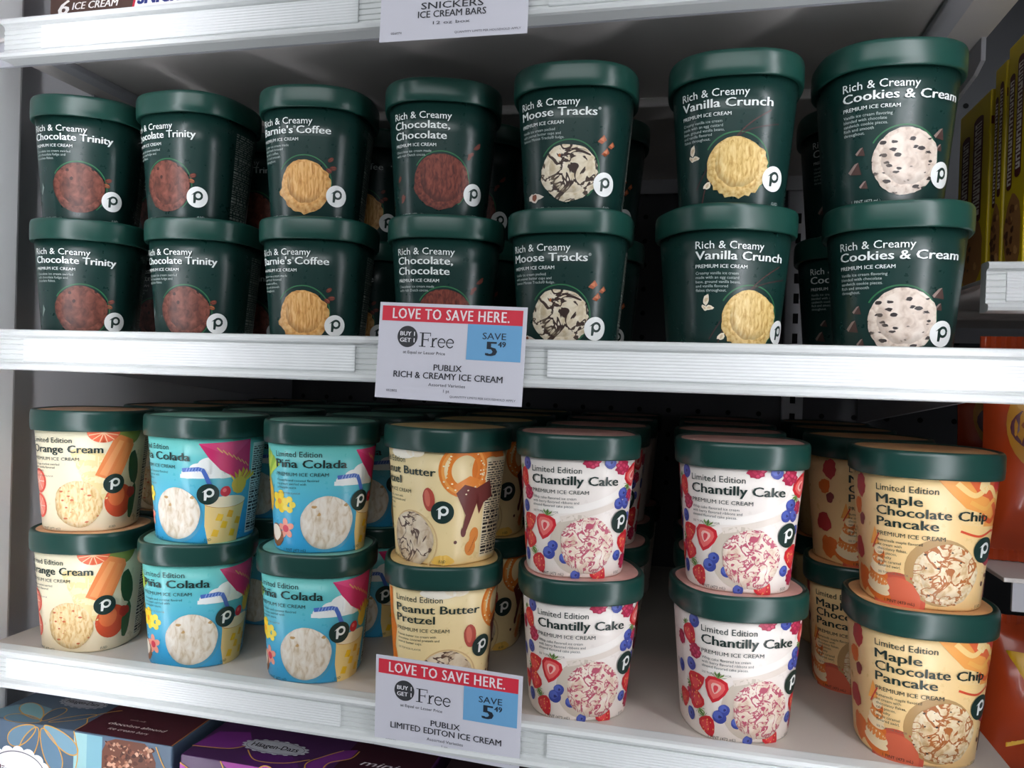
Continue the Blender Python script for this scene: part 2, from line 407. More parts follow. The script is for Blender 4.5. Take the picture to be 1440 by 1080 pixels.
def scoop_mat(name, base, hi, lo, chunk=None, chunk_scale=3.0, chunk_t=0.25, ridge=4.0, swirl=None, swirl_scale=1.4, swirl_w=0.1, stretch=(1, 1), chunk2=None,
              collar=0.82, crease=0.55, squash=1.0, chunk2_scale=1.6, chunk2_t=0.2, rim=0.75):
    """printed photo of a scoop, in the scoop's own flat coordinates: a ball with scraped ridges sitting in a rougher collar, plus ripples and inclusions"""
    if name in MATS: return MATS[name]
    m = bpy.data.materials.new(name); m.use_nodes = True; nt = m.node_tree; b = nt.nodes['Principled BSDF']; N = nt.nodes; K = nt.links.new
    uvn = N.new('ShaderNodeUVMap'); uvn.uv_map = 'label'; UV = uvn.outputs[0]
    def math_(op, x, y=None, clamp=False):
        n = N.new('ShaderNodeMath'); n.operation = op; n.use_clamp = clamp
        for i, v in enumerate((x, y)):
            if v is None: continue
            if isinstance(v, (int, float)): n.inputs[i].default_value = v
            else: K(v, n.inputs[i])
        return n.outputs[0]
    def vmath(op, x, y):
        n = N.new('ShaderNodeVectorMath'); n.operation = op
        for i, v in enumerate((x, y)):
            if isinstance(v, tuple): n.inputs[i].default_value = v
            else: K(v, n.inputs[i])
        return n
    def step(v, lo_, hi_):
        n = N.new('ShaderNodeMapRange'); n.interpolation_type = 'SMOOTHSTEP'; n.inputs[1].default_value = lo_; n.inputs[2].default_value = hi_; K(v, n.inputs[0]); return n.outputs[0]
    def noise(vec, scale, detail=5, dist=0.5):
        n = N.new('ShaderNodeTexNoise'); n.inputs['Scale'].default_value = scale; n.inputs['Detail'].default_value = detail; n.inputs['Distortion'].default_value = dist; K(vec, n.inputs['Vector']); return n
    mp = N.new('ShaderNodeMapping'); mp.inputs['Rotation'].default_value[2] = 0.65; mp.inputs['Scale'].default_value = (stretch[0], stretch[1], 1); K(UV, mp.inputs[0])
    c = vmath('SUBTRACT', UV, (0.07, 0.10, 0)); d = vmath('LENGTH', c.outputs[0], (0, 0, 0)).outputs['Value']
    wob = noise(UV, 3.0, 3); d = math_('ADD', d, math_('MULTIPLY', math_('SUBTRACT', wob.outputs['Fac'], 0.5), 0.16))
    low = math_('DIVIDE', vmath('DOT_PRODUCT', c.outputs[0], (-0.5, -0.86, 0)).outputs['Value'], math_('ADD', d, 0.01))
    n1 = noise(mp.outputs[0], ridge, 6, 0.7); n2 = noise(UV, ridge * 2.2, 5, 0.2)
    ball = step(d, collar + 0.02, collar - 0.02)
    tex = N.new('ShaderNodeMix'); K(ball, tex.inputs[0]); K(n2.outputs['Fac'], tex.inputs[2]); K(n1.outputs['Fac'], tex.inputs[3])
    cr = N.new('ShaderNodeValToRGB'); e = cr.color_ramp.elements
    e[0].position = 0.33; e[0].color = lin(lo); e[1].position = 0.68; e[1].color = lin(hi)
    k = cr.color_ramp.elements.new(0.48); k.color = lin(base)
    K(tex.outputs[0], cr.inputs[0]); cur = cr.outputs[0]
    def layer(fac, col, blend='MIX'):
        nonlocal cur
        mx = N.new('ShaderNodeMix'); mx.data_type = 'RGBA'; mx.blend_type = blend; K(fac, mx.inputs[0]); K(cur, mx.inputs[6]); mx.inputs[7].default_value = lin(col) if isinstance(col, str) else col; cur = mx.outputs[2]
    if swirl:
        w = noise(UV, swirl_scale, 3, 1.2); s2 = math_('ABSOLUTE', math_('SUBTRACT', w.outputs['Fac'], 0.5)); layer(step(s2, swirl_w, swirl_w * 0.6), swirl)
    for col, seed, sc, th in ((chunk, 0.0, chunk_scale, chunk_t), (chunk2, 7.3, chunk2_scale, chunk2_t)):
        if not col: continue
        q = N.new('ShaderNodeMapping'); q.inputs['Location'].default_value = (seed, seed, 0); q.inputs['Rotation'].default_value[2] = 0.5; q.inputs['Scale'].default_value = (1, squash, 1); K(UV, q.inputs[0])
        n3 = noise(q.outputs[0], 4.5, 2); va = N.new('ShaderNodeMix'); va.data_type = 'RGBA'; va.inputs[0].default_value = 0.14; K(q.outputs[0], va.inputs[6]); K(n3.outputs['Color'], va.inputs[7])
        v = N.new('ShaderNodeTexVoronoi'); v.inputs['Scale'].default_value = sc; K(va.outputs[2], v.inputs['Vector'])
        layer(step(v.outputs['Distance'], th, th * 0.8), col)
    # the crease where ball meets collar, and the ball's rounding, as photographed
    cre = math_('MULTIPLY', math_('MULTIPLY', step(d, collar - 0.34, collar - 0.02), ball), step(low, -0.35, 0.9))
    layer(math_('MULTIPLY', cre, crease), tuple(v * 0.45 for v in lin(lo)[:3]) + (1,))
    edge = math_('MULTIPLY', step(d, 0.80, 1.12), 1.0 - rim); layer(edge, tuple(v * 0.3 for v in lin(lo)[:3]) + (1,))
    K(cur, b.inputs['Base Color']); b.inputs['Roughness'].default_value = 0.42
    MATS[name] = m; return m

INK = '#152b26'                                # dark lettering on the pale tubs
def lorem(pr, lines, x, y, cap, lead, col, layer=6):
    for i, t in enumerate(lines): pr.text(t, x, y - i * lead, cap, col, layer)
def letter_p(pr, cx, cy, r, disc, glyph, layer=8):
    """round badge with the lower-case p mark: open bowl, stem that flares into the bowl"""
    pr.ell(cx, cy, r, r, disc, layer, n=32)
    R = r * 0.34; w = r * 0.20; ox, oy = cx + r * 0.10, cy + r * 0.14
    pr.ring(ox, oy, R, w, glyph, layer + 1, n=24)
    pr.poly([(ox - R - w * 0.55, oy + R * 0.35), (ox - R + w * 0.45, oy - R * 0.2), (ox - R + w * 0.75, oy - R * 1.0), (ox - R + w * 0.45, oy - R * 2.15),
             (ox - R - w * 0.55, oy - R * 2.15)], glyph, layer + 1)
    pr.poly([(ox - R - w * 1.5, oy + R * 0.1), (ox - R * 0.2, oy + R * 0.75), (ox - R * 0.5, oy + R * 1.15), (ox - R - w * 0.3, oy + R * 0.75)], glyph, layer + 1)
def nutrition(pr, u0, u1, ink, paper=None, layer=2):
    if paper: pr.rect(u0, 4, u1, 76, paper, layer)
    rnd = random.Random(4); y = 73
    while y > 6:
        h = rnd.choice((0.7, 0.7, 0.9, 1.7)); x = u0 + 1
        while x < u1 - 2:
            w = rnd.uniform(1.5, 6); pr.rect(x, y - h, min(x + w, u1 - 1), y, ink, layer + 1); x += w + rnd.uniform(0.6, 2.0)
        y -= h + rnd.choice((0.8, 0.9, 1.2))
def berry_blue(pr, x, y, r, seed=0, L=2):
    pr.blob(x, y, r, '#3d4a9a', L, seed, 0.05, 18); pr.blob(x - r * 0.2, y + r * 0.2, r * 0.66, '#5566b8', L + 1, seed + 1, 0.1, 14); pr.blob(x + r * 0.1, y + r * 0.05, r * 0.25, '#2a3072', L + 2, seed, 0.3, 8, lobes=5)
def raspberry(pr, x, y, r, seed=0, L=2):
    pr.blob(x, y, r, '#a81f45', L, seed, 0.06, 20, lobes=9)
    rnd = random.Random(seed)
    for k in range(9):
        a = k * 0.7; q = r * (0.3 if k % 2 else 0.68); pr.ell(x + q * math.cos(a * 2), y + q * math.sin(a * 2), r * 0.2, r * 0.2, rnd.choice(('#d0476a', '#bf3055')), L + 1, n=8)
def strawberry(pr, x, y, r, rot=0, seed=0, cut=False, L=2):
    c, s = math.cos(rad(rot)), math.sin(rad(rot))
    def T(a, b): return (x + (c * a - s * b) * r, y + (s * a + c * b) * r)
    out = [(0, -1.25), (0.45, -0.85), (0.8, -0.25), (0.95, 0.3), (0.75, 0.75), (0.3, 0.9), (-0.3, 0.9), (-0.75, 0.75), (-0.95, 0.3), (-0.8, -0.25), (-0.45, -0.85)]
    pr.poly([T(*p) for p in out], '#cf2430', L)
    if cut:
        pr.poly([T(a * 0.74, b * 0.74) for a, b in out], '#ea6a66', L + 1); pr.poly([T(a * 0.42, b * 0.42 + 0.05) for a, b in out], '#f7c0b4', L + 2); pr.poly([T(a * 0.2, b * 0.3) for a, b in out], '#d8414a', L + 3)
    else:
        pr.poly([T(a * 0.55 - 0.15, b * 0.55 + 0.1) for a, b in out], '#e2474b', L + 1)
        rnd = random.Random(seed)
        for k in range(10): a, b = rnd.uniform(-0.6, 0.6), rnd.uniform(-0.7, 0.6); p = T(a, b); pr.ell(p[0], p[1], r * 0.06, r * 0.09, '#f2b56b', L + 2, n=6)
    for k in range(5):
        a = -60 + 30 * k; p = [T(0, 0.85), T(0.5 * math.sin(rad(a - 14)), 0.85 + 0.35 * math.cos(rad(a))), T(0.75 * math.sin(rad(a)), 0.85 + 0.6 * math.cos(rad(a))), T(0.5 * math.sin(rad(a + 14)), 0.85 + 0.35 * math.cos(rad(a)))]
        pr.poly(p, '#6f9a3f' if k % 2 else '#4f7d33', L + 2)

def rich_base(lines, desc):
    t = Print(); W = '#e9efec'
    t.text('Rich & Creamy', -34.5, 69.0, 4.7, W, 7, width=41, bold=0.006)
    y = 62.2
    for s, w in lines:
        x = -34.5; parts = s.split('\u00ae'); tot = sum(len(p) for p in parts); w2 = w - 2.2 * (len(parts) - 1)
        for j, p in enumerate(parts):
            if p.strip(): t.text(p.strip(), x, y, 5.3, W, 7, width=w2 * len(p) / tot, bold=0.026); x += w2 * len(p) / tot
            if j < len(parts) - 1: t.text('\u00ae', x + 0.5, y + 3.6, 1.7, W, 7); x += 2.8
        y -= 7.2
    y += 1.9; t.text('PREMIUM ICE CREAM', -34.5, y, 2.2, W, 7, width=31, bold=0.012)
    lorem(t, desc, -34.5, y - 4.0, 1.75, 2.7, '#b9c6c1')
    t.text('1 PINT (473 mL)', -30, 1.2, 1.8, '#b9c6c1', 7); t.text('(U)D', 26, 2.0, 1.8, '#b9c6c1', 7)
    g = Print(); letter_p(g, 25.5, 18.0, 7.9, '#f2f4f2', '#14312b')
    a = Print(); a.ring(0.5, 26, 20.8, 0.9, '#2d6b45', 1, n=48, a0=-50, a1=150)
    nutrition(a, 54, 78, '#8f968f')
    return t, g, a
def bean(a, x, y, r, rot, c1='#6b3227', c2='#8d4a38'):
    a.ell(x, y, r, r * 0.66, c1, 2, rot=rot, n=14); a.ell(x + r * 0.1, y + r * 0.1, r * 0.7, r * 0.4, c2, 3, rot=rot, n=12); a.stroke([(x - r * 0.8 * math.cos(rad(rot)), y - r * 0.8 * math.sin(rad(rot))), (x + r * 0.8 * math.cos(rad(rot)), y + r * 0.8 * math.sin(rad(rot)))], r * 0.15, '#4a1f18', 4)

DESIGNS = {}
def design(key, body, text, badge, art, scoop, lid_disc=None, extra_disc=None):
    DESIGNS[key] = dict(body=body, text=text, badge=badge, art=art, scoop=scoop, lid_disc=lid_disc)
GREEN = ('#14342f', '#12312d')
def scoop_print(cx, cy, r, seed, irr=0.05, frill=0.0):
    p = Print(); rnd = random.Random(seed); pts = []; n = 56
    for i in range(n):
        t = 2 * math.pi * i / n
        k = 1 + irr * (0.5 * math.sin(2 * t + seed) + 0.4 * math.sin(5 * t + 2 * seed) + rnd.uniform(-0.3, 0.3))
        if frill and math.sin(t - 0.4) < 0.25: k += frill * (0.35 + rnd.uniform(0.0, 0.9))
        pts.append((cx + r * k * math.cos(t), cy + r * k * math.sin(t)))
    p.poly(pts, '#ffffff', 2); return p, (cx, cy, r)

def build_designs():
    # ---- dark green tubs
    t, g, a = rich_base([('Chocolate Trinity', 58)], ['Chocolate ice cream swirled', 'with chocolate fudge and', 'chocolate flakes.'])
    bean(a, 22, 34, 2.6, 20); bean(a, 21, 30, 2.4, -20, '#8a4a2c', '#b06a42'); a.poly([(-33, 20), (-29, 26), (-31, 30)], '#8a9a94', 2)
    design('trinity', GREEN, t, g, a, (scoop_print(0.5, 26, 19.3, 3, 0.04), scoop_mat('scoop_trinity', '#6e3a2d', '#8c5142', '#4c231a', chunk='#3c1812', chunk_scale=2.6, chunk_t=0.17, ridge=2.6, stretch=(1.3, 1), crease=0.45)))
    t, g, a = rich_base([('Barnie\'s\u00ae Coffee', 53)], ['Coffee ice cream made', 'with fresh brewed', 'Barnie\'s coffee,', 'rich and smooth', 'throughout.'])
    bean(a, 20, 44, 2.3, 40); bean(a, 22, 38, 2.6, 10); bean(a, 19, 36, 2.3, -35)
    design('coffee', GREEN, t, g, a, (scoop_print(0.5, 25, 18.2, 5, 0.04, 0.14), scoop_mat('scoop_coffee', '#dba45c', '#edc283', '#b97c3a', ridge=2.2, stretch=(5, 1), crease=0.6)))
    t, g, a = rich_base([('Chocolate,', 40), ('Chocolate', 38)], ['Chocolate ice cream made', 'with rich Dutch cocoa.'])
    for x, y, r, q in ((26, 52, 3, 50), (21, 45, 3, 60), (-33, 28, 2.4, 70), (-30, 14, 3.2, 55)): a.blob(x, y, r, '#7a4035', 2, x + 50, 0.35, 12, ry=r * 0.55, rot=q)
    design('choc', GREEN, t, g, a, (scoop_print(0.5, 26, 19.4, 8, 0.03, 0.06), scoop_mat('scoop_choc', '#6e3024', '#8a4636', '#4c1d15', ridge=3.4, stretch=(2.6, 1), collar=0.86, crease=0.7)))
    t, g, a = rich_base([('Moose Tracks\u00ae', 54)], ['Vanilla ice cream packed', 'with peanut butter cups and', 'famous Moose Tracks\u00ae fudge.'])
    for x, y, r in ((22, 47, 3.2), (29, 44, 2.6), (25, 39, 3.0)): a.poly([(x - r, y - r * 0.5), (x, y - r * 0.9), (x + r, y), (x + r * 0.3, y + r)], '#a5532f', 2); a.poly([(x - r * 0.6, y), (x + r * 0.4, y - r * 0.4), (x + r * 0.3, y + r * 0.6)], '#c97a4e', 3)
    a.blob(-26, 10, 5.5, '#e9ddcf', 2, 4, 0.3, 18, ry=3.2, lobes=4); a.blob(-26, 10, 2.6, '#8a4b30', 3, 6, 0.3, 12, ry=2)
    design('moose', GREEN, t, g, a, (scoop_print(0.5, 25.5, 18.8, 2, 0.05, 0.05), scoop_mat('scoop_moose', '#e3d6bc', '#f2e8d4', '#c9b692', ridge=2.2, swirl='#36221b', swirl_scale=1.15, swirl_w=0.042, chunk='#b0622f', chunk_scale=1.7, chunk_t=0.13, crease=0.35)))
    t, g, a = rich_base([('Vanilla Crunch', 55)], ['Creamy vanilla ice cream', 'made with an egg custard', 'base, ground vanilla beans,', 'and vanilla flavored', 'flakes throughout.'])
    a.curve([(-22, 2), (-18, 16), (-8, 34), (6, 50), (20, 60)], 0.9, '#4a2f2c', 1); a.curve([(-26, 12), (-14, 30), (4, 46), (26, 52)], 0.8, '#3f2a2a', 1)
    for x, y, r, q in ((-28, 37, 3.2, 70), (-26, 32, 2.6, 20), (-29, 32, 2.2, 120), (-18, 14, 3, 50)): a.blob(x, y, r, '#efe3cc', 2, int(x + 60), 0.3, 12, ry=r * 0.6, rot=q); a.blob(x, y, r * 0.5, '#d9c3a0', 3, int(x + 61), 0.3, 8, ry=r * 0.3, rot=q)
    design('vanilla', GREEN, t, g, a, (scoop_print(0.5, 25.5, 18.2, 9, 0.03, 0.12), scoop_mat('scoop_vanilla', '#e0bd74', '#f0d797', '#c0944c', ridge=3.0, stretch=(3, 1), crease=0.55)))
    t, g, a = rich_base([('Cookies & Cream', 66)], ['Vanilla ice cream flavoring', 'blended with chocolate', 'sandwich cookie pieces.', 'Rich and smooth', 'throughout.'])
    for x, y, r in ((22, 42, 3.4), (22.5, 34, 2.2), (-27, 22, 3.8), (-24, 32, 2.6), (-22, 12, 2.4)): a.poly([(x - r, y - r * 0.8), (x + r * 0.8, y - r), (x + r * 0.3, y + r)], '#4b3530', 2); a.poly([(x - r, y - r * 0.8), (x + r * 0.3, y + r), (x - r * 0.3, y + r * 0.8), (x - r * 1.4, y - r * 0.4)], '#8e7a72', 2)
    design('cookies', GREEN, t, g, a, (scoop_print(1.5, 25.5, 19.6, 12, 0.03, 0.03), scoop_mat('scoop_cookies', '#d9c8b9', '#e9ddd0', '#bea998', ridge=2.6, chunk='#2b2322', chunk_scale=3.0, chunk_t=0.32, squash=1.8, crease=0.45)))
    # ---- limited edition tubs
    def lim(lines, desc, title_cap=6.0, x=-34, lead=7.4, ink=INK):
        t = Print(); t.text('Limited Edition', x, 71.5, 4.0, ink, 7, width=33, bold=0.004); y = 63.6
        for s, w in lines: t.text(s, x, y, title_cap, ink, 7, width=w, bold=0.026); y -= lead
        y += 1.2; t.text('PREMIUM ICE CREAM', x, y, 2.5, ink, 7, width=38, bold=0.006)
        lorem(t, desc, x, y - 4.0, 1.7, 2.65, ink)
        t.text('SEE TOP FOR FLAVOR', x, y - 4.0 - 2.65 * len(desc) - 1.5, 1.3, '#7a6f62', 7); t.text('1 PINT (473 mL)', -30, 1.6, 1.9, ink, 7); t.text('(U)D', 27, 2.5, 1.8, ink, 7)
        g = Print(); letter_p(g, 29.0, 38.5, 8.0, '#14312c', '#eef2ef')
        return t, g
    # orange cream
    t, g = lim([('Orange Cream', 54)], ['Orange sherbet swirled', 'with vanilla flavored', 'ice cream.'])
    a = Print()
    for i in range(7): a.ell(12 + i * 1.2, 60 - i * 4.5, 15 - i * 0.8, 6.5, '#f6e6b8' if i % 2 else '#f0d99c', 1, rot=-18, n=22)
    c, s = math.cos(rad(22)), math.sin(rad(22))
    def T(x, y): return (31 + c * x + s * y, 61 - s * x + c * y)
    a.poly([T(-9, -20), T(9, -20), T(9, 12), T(6, 16), T(-6, 16), T(-9, 12)], '#ef8b4f', 2)
    a.poly([T(-6.5, -18), T(-1, -18), T(-1, 12), T(-5, 12)], '#f7a368', 3); a.poly([T(1.5, -18), T(6.5, -18), T(5.5, 12), T(1.5, 12)], '#f29458', 3)
    a.ell(20, 81, 11, 9, '#ee6a45', 2, n=24, a0=180, a1=360)
    for k in range(6): a.stroke([(20, 80), (20 + 10 * math.cos(rad(195 + 30 * k)), 80 + 8 * math.sin(rad(195 + 30 * k)))], 0.7, '#f9c9a0', 3)
    a.ell(40, 82, 12, 12, '#8a9a4a', 1, n=20, a0=180, a1=360)
    a.ell(35, 24, 12.5, 13.5, '#d9532f', 1, n=28); a.ell(32, 28, 7, 8, '#ea7a45', 2, n=18)
    a.blob(47, 50, 6, '#2f5a35', 2, 3, 0.1, 16, ry=15, rot=12); a.blob(49, 22, 5, '#38643a', 2, 5, 0.1, 16, ry=14, rot=-8); a.blob(46, 30, 5, '#c23a2c', 3, 7, 0.2, 14)
    for x, y, rr in ((-32, 40, 9), (-33, 20, 9)):
        a.ell(x, y, rr, rr * 1.1, '#e9533f', 2, n=22); a.ell(x, y, rr * 0.8, rr * 0.9, '#f58f79', 3, n=20)
        for k in range(7): a.stroke([(x, y), (x + rr * 0.8 * math.cos(k * 0.9), y + rr * 0.9 * math.sin(k * 0.9))], 0.6, '#fbd9c8', 4)
    for k in range(4): a.blob(-52 - 12 * k, 20 + 17 * (k % 2), 8, '#e88a4a' if k % 2 else '#e9533f', 2, k, 0.1, 18)
    nutrition(a, 62, 84, '#3c352c', '#efe6d0')
    design('orange', ('#f3eacb', '#efe0c0'), t, g, a, (scoop_print(3, 22.5, 18.6, 4, 0.04), scoop_mat('scoop_orange', '#efcf96', '#f8e3b9', '#d5a562', ridge=3.2, chunk='#cf6a3d', chunk_scale=3.0, chunk_t=0.23, stretch=(2.2, 1), squash=1.8, collar=1.3, rim=0.6)), '#e9a77c')
    # pina colada
    t, g = lim([('Pi\u00f1a Colada', 50)], ['Pineapple and coconut flavored', 'ice cream swirled with', 'pineapple sauce.'])
    a = Print()
    for x, y, r in ((22, 57, 7), (30, 60, 9), (40, 56, 8), (14, 54, 5)): a.ell(x, y, r, r * 0.75, '#f2f5f3', 1, n=20)
    a.rect(8, 50.5, 46, 53.5, '#f2f5f3', 1)
    a.poly([(22, 77), (62, 79.5), (64, 52), (56, 47), (47, 51), (37, 57), (29, 66)], '#d62f6f', 2)
    a.poly([(22, 77), (62, 79.5), (46, 66)], '#e0457f', 3)
    for k in range(7): a.stroke([(34 + 4 * k, 74 - 2 * k), (38 + 4 * k, 70 - 2 * k)], 0.8, '#e8b06a', 4)
    a.stroke([(10, 56.5), (14, 57), (18, 57.4), (22, 57.8), (25, 57), (27, 53), (29, 48), (31, 44), (33, 40)], 3.0, '#4a6ec0', 4)
    for k in range(6): a.stroke([(13 + 2.1 * k, 55.5), (14.2 + 2.1 * k, 58.6)], 0.5, '#9fb8ea', 5)
    a.poly([(27, 31), (62, 33), (59, 18), (56, 0), (30, 0), (27, 14)], '#f0d28a', 1); a.ell(44, 32, 18, 4.5, '#f6e6c2', 2, n=22); a.ell(44, 31.2, 18, 4, '#c98a3a', 1, n=22)
    a.blob(42, 40, 4.2, '#c9273a', 4, 3, 0.05, 16); a.blob(41, 41, 1.6, '#e86a70', 5, 3, 0.05, 10)
    for k in range(7): a.poly([(52, 42), (44 + 4.2 * k, 58 - abs(k - 3) * 1.5), (48 + 3.6 * k, 55 - abs(k - 3) * 1.5)], '#d9b12f' if k % 2 else '#eacb4a', 4)
    a.blob(54, 44, 7, '#e6c24a', 4, 8, 0.1, 18); 
    rnd = random.Random(2)
    for x, y in ((35, 8), (42, 14), (50, 7), (55, 16), (38, 20), (47, 22)): a.poly([(x - 3, y - 2), (x + 2, y - 3), (x + 3.5, y + 2), (x - 1, y + 3.2)], rnd.choice(('#f2c21f', '#e8ae1a')), 3)
    for k in range(5): a.ell(-33 + 4.6 * math.cos(k * 1.257), 38 + 5.2 * math.sin(k * 1.257), 3.6, 3.2, '#f2cf2e', 2, n=12, rot=72 * k)
    a.ell(-33, 38, 2.2, 2.2, '#e89a25', 3, n=10)
    for k in range(5): a.ell(-25 + 3.4 * math.cos(k * 1.257), 36 + 4 * math.sin(k * 1.257), 2.6, 2.4, '#f4da55', 2, n=10)
    for k in range(5): a.ell(-28 + 4.2 * math.cos(k * 1.257 + 0.4), 18 + 4.6 * math.sin(k * 1.257 + 0.4), 3.3, 2.4, '#f0a08c', 2, n=12, rot=72 * k + 20)
    a.ell(-28, 18, 2.8, 2.8, '#d63a4f', 3, n=10); a.blob(-40, 12, 9, '#8a5632', 2, 3, 0.08, 20); a.blob(-40, 14, 6.4, '#efe4d4', 3, 4, 0.08, 18)
    for k in range(7): a.poly([(-52, 52), (-58 + 4 * k, 78 - abs(k - 3) * 3), (-55 + 4 * k, 74 - abs(k - 3) * 3)], '#8fb83f' if k % 2 else '#b5cf52', 2)
    a.blob(-52, 42, 11, '#e0b23a', 2, 9, 0.05, 20, ry=14)
    a.ell(5, 21.5, 20.8, 20.8, '#4a9fc4', 1, n=32)
    nutrition(a, 66, 88, '#2e3433', '#dfe9e4')
    design('pina', ('#72cdc4', '#3aa6d8'), t, g, a, (scoop_print(4, 23, 19.8, 6, 0.02), scoop_mat('scoop_pina', '#e6dac8', '#f2ebdf', '#cdb999', ridge=2.2, stretch=(2.2, 1), chunk='#bf965e', chunk_scale=2.1, chunk_t=0.17, squash=1.5, collar=1.3, rim=0.8)), '#7fb9a8')
    # peanut butter pretzel
    t, g = lim([('Peanut Butter', 58), ('Pretzel', 28)], ['Peanut butter ice cream with', 'chocolate covered pretzels and', 'peanut butter cups.'], 5.6)
    a = Print()
    a.ring(44, 68, 14, 8.5, '#e8842e', 2, n=36, a0=0, a1=360, ry=15); a.ring(66, 68, 13, 8, '#e07a28', 2, n=30); a.ring(44, 68, 15.5, 2.0, '#f4a552', 3, n=36, ry=16.5)
    a.stroke([(38, 54), (48, 60), (58, 56)], 8, '#ea8a34', 3); a.stroke([(44, 46), (46, 58)], 7.5, '#ee9440', 4)
    rnd = random.Random(5)
    for k in range(26): q = rnd.uniform(0, 6.28); a.ell(44 + 14 * math.cos(q) + rnd.uniform(-2, 2), 68 + 15 * math.sin(q) + rnd.uniform(-2, 2), 0.8, 0.6, '#fbeecb', 5, n=6)
    a.poly([(38, 52), (44, 58), (54, 55), (66, 60), (70, 48), (62, 44), (58, 36), (55, 44), (51, 34), (47, 24), (44, 26), (46, 36), (41, 46)], '#6b2c28', 4)
    a.ell(45, 24, 2.2, 3.6, '#6b2c28', 4, n=14); a.ell(39, 17, 1.3, 1.3, '#5a2a22', 4, n=10)
    a.blob(19, 47, 4.6, '#b4483a', 3, 2, 0.04, 18, ry=8.4, rot=8); a.blob(18, 48, 2.2, '#cf6a56', 4, 2, 0.04, 14, ry=6, rot=8)
    a.blob(52, 12, 5, '#e08a3f', 3, 2, 0.03, 18, ry=5.5); a.blob(55, 21, 4.3, '#e08a3f', 3, 5, 0.03, 18, ry=5.5); a.blob(53.5, 16.5, 3.2, '#e08a3f', 3, 6, 0.02, 14, ry=5)
    for k in range(6): a.stroke([(50 + k * 0.9, 9 + k * 1.5), (53 + k * 0.7, 11 + k * 1.7)], 0.4, '#b8642a', 4)
    a.ell(-4, 78, 12, 4, '#fbf3e2', 1, n=20); a.ell(8, 80, 8, 4, '#f7ead0', 1, n=20)
    a.poly([(-36, 0), (-46, 0), (-50, 40), (-46, 78), (-40, 78), (-41, 60), (-36, 50), (-40, 36), (-34, 20), (-38, 12)], '#e07a28', 2); a.poly([(-34, 0), (-40, 0), (-41, 24), (-37, 18)], '#6b2c28', 3)
    a.ring(4, 16, 21.5, 1.0, '#d9b884', 1, n=40); a.blob(30, 4, 8, '#efc15a', 1, 3, 0.2, 20, ry=4)
    nutrition(a, 62, 84, '#2b2520', '#f0e2bf')
    design('pretzel', ('#f2dca8', '#f1d9a0'), t, g, a, (scoop_print(3, 17.5, 19.5, 7, 0.04), scoop_mat('scoop_pretzel', '#d9c6aa', '#eadcc4', '#b89c7a', ridge=2.2, chunk='#43302a', chunk_scale=2.0, chunk_t=0.17, swirl='#5a4034', swirl_scale=0.9, swirl_w=0.02, collar=1.3, rim=0.6)), '#e3bd82')
    # chantilly cake
    t, g = lim([('Chantilly Cake', 57)], ['Whip cake flavored ice cream', 'with berry flavored ribbons and', 'almond flavored cake pieces.'])
    a = Print()
    a.curve([(-30, 46), (0, 48), (24, 58), (30, 70)], 5, '#f7f1ea', 1); a.curve([(-14, 40), (10, 46), (26, 52)], 4, '#e6dace', 1)
    a.ell(-2, 23, 19.5, 20.5, '#cfc2b2', 1, n=32)
    strawberry(a, -25, 35, 8.2, -12, 1, True); berry_blue(a, -19.5, 21.5, 3.8, 2); berry_blue(a, -22.5, 16.5, 4.6, 3); berry_blue(a, -11, 13.5, 3.8, 4); strawberry(a, -31, 9, 6.5, 28, 5)
    raspberry(a, 5, 80, 5.2, 3); berry_blue(a, 17, 79, 4.0, 6); raspberry(a, 26, 76, 5.4, 4); strawberry(a, 37, 70, 8.0, 150, 7, True)
    berry_blue(a, 29, 58, 4.2, 8); berry_blue(a, 26, 51, 4.0, 9); berry_blue(a, 33, 51, 4.2, 10); raspberry(a, 37, 56, 4.4, 5); berry_blue(a, 38, 41, 3.4, 11)
    strawberry(a, 36, 24, 8.0, 20, 12); berry_blue(a, 29, 15, 3.8, 13); raspberry(a, 38, 10, 5.4, 6); strawberry(a, 14, 4, 6.4, 40, 14); berry_blue(a, -3, 2, 3.6, 15)
    for k, (x, y) in enumerate(((-40, 76), (-45, 66), (-40, 56), (-44, 46), (-40, 36), (-45, 26), (-46, 12), (-40, 24), (48, 70), (50, 50), (52, 34), (50, 14), (58, 60), (60, 24), (-56, 60), (-58, 40), (-55, 20))):
        (strawberry(a, x, y, 7, 30 * k, k, False) if k % 3 == 1 else berry_blue(a, x, y, 4.4, k) if k % 3 == 0 else raspberry(a, x, y, 5, k))
    nutrition(a, 68, 88, '#3a3430', '#eee6dd')
    design('chantilly', ('#f1e9e2', '#efe5dc'), t, g, a, (scoop_print(5, 22.5, 19.2, 10, 0.04), scoop_mat('scoop_chantilly', '#ecdac8', '#f5eadf', '#d4b49c', ridge=2.6, swirl='#bb5268', swirl_scale=2.7, swirl_w=0.045, chunk='#efd27c', chunk_scale=1.25, chunk_t=0.16, collar=1.3, rim=0.7)), '#cf9f95')
    # maple pancake
    t, g = lim([('Maple', 25), ('Chocolate Chip', 62), ('Pancake', 34)], ['Buttermilk maple flavored', 'ice cream with', 'chocolatey flakes,', 'cake pieces,', 'and salty', 'maple caramel', 'flavored swirl.'], 5.7, lead=7.2)
    a = Print()
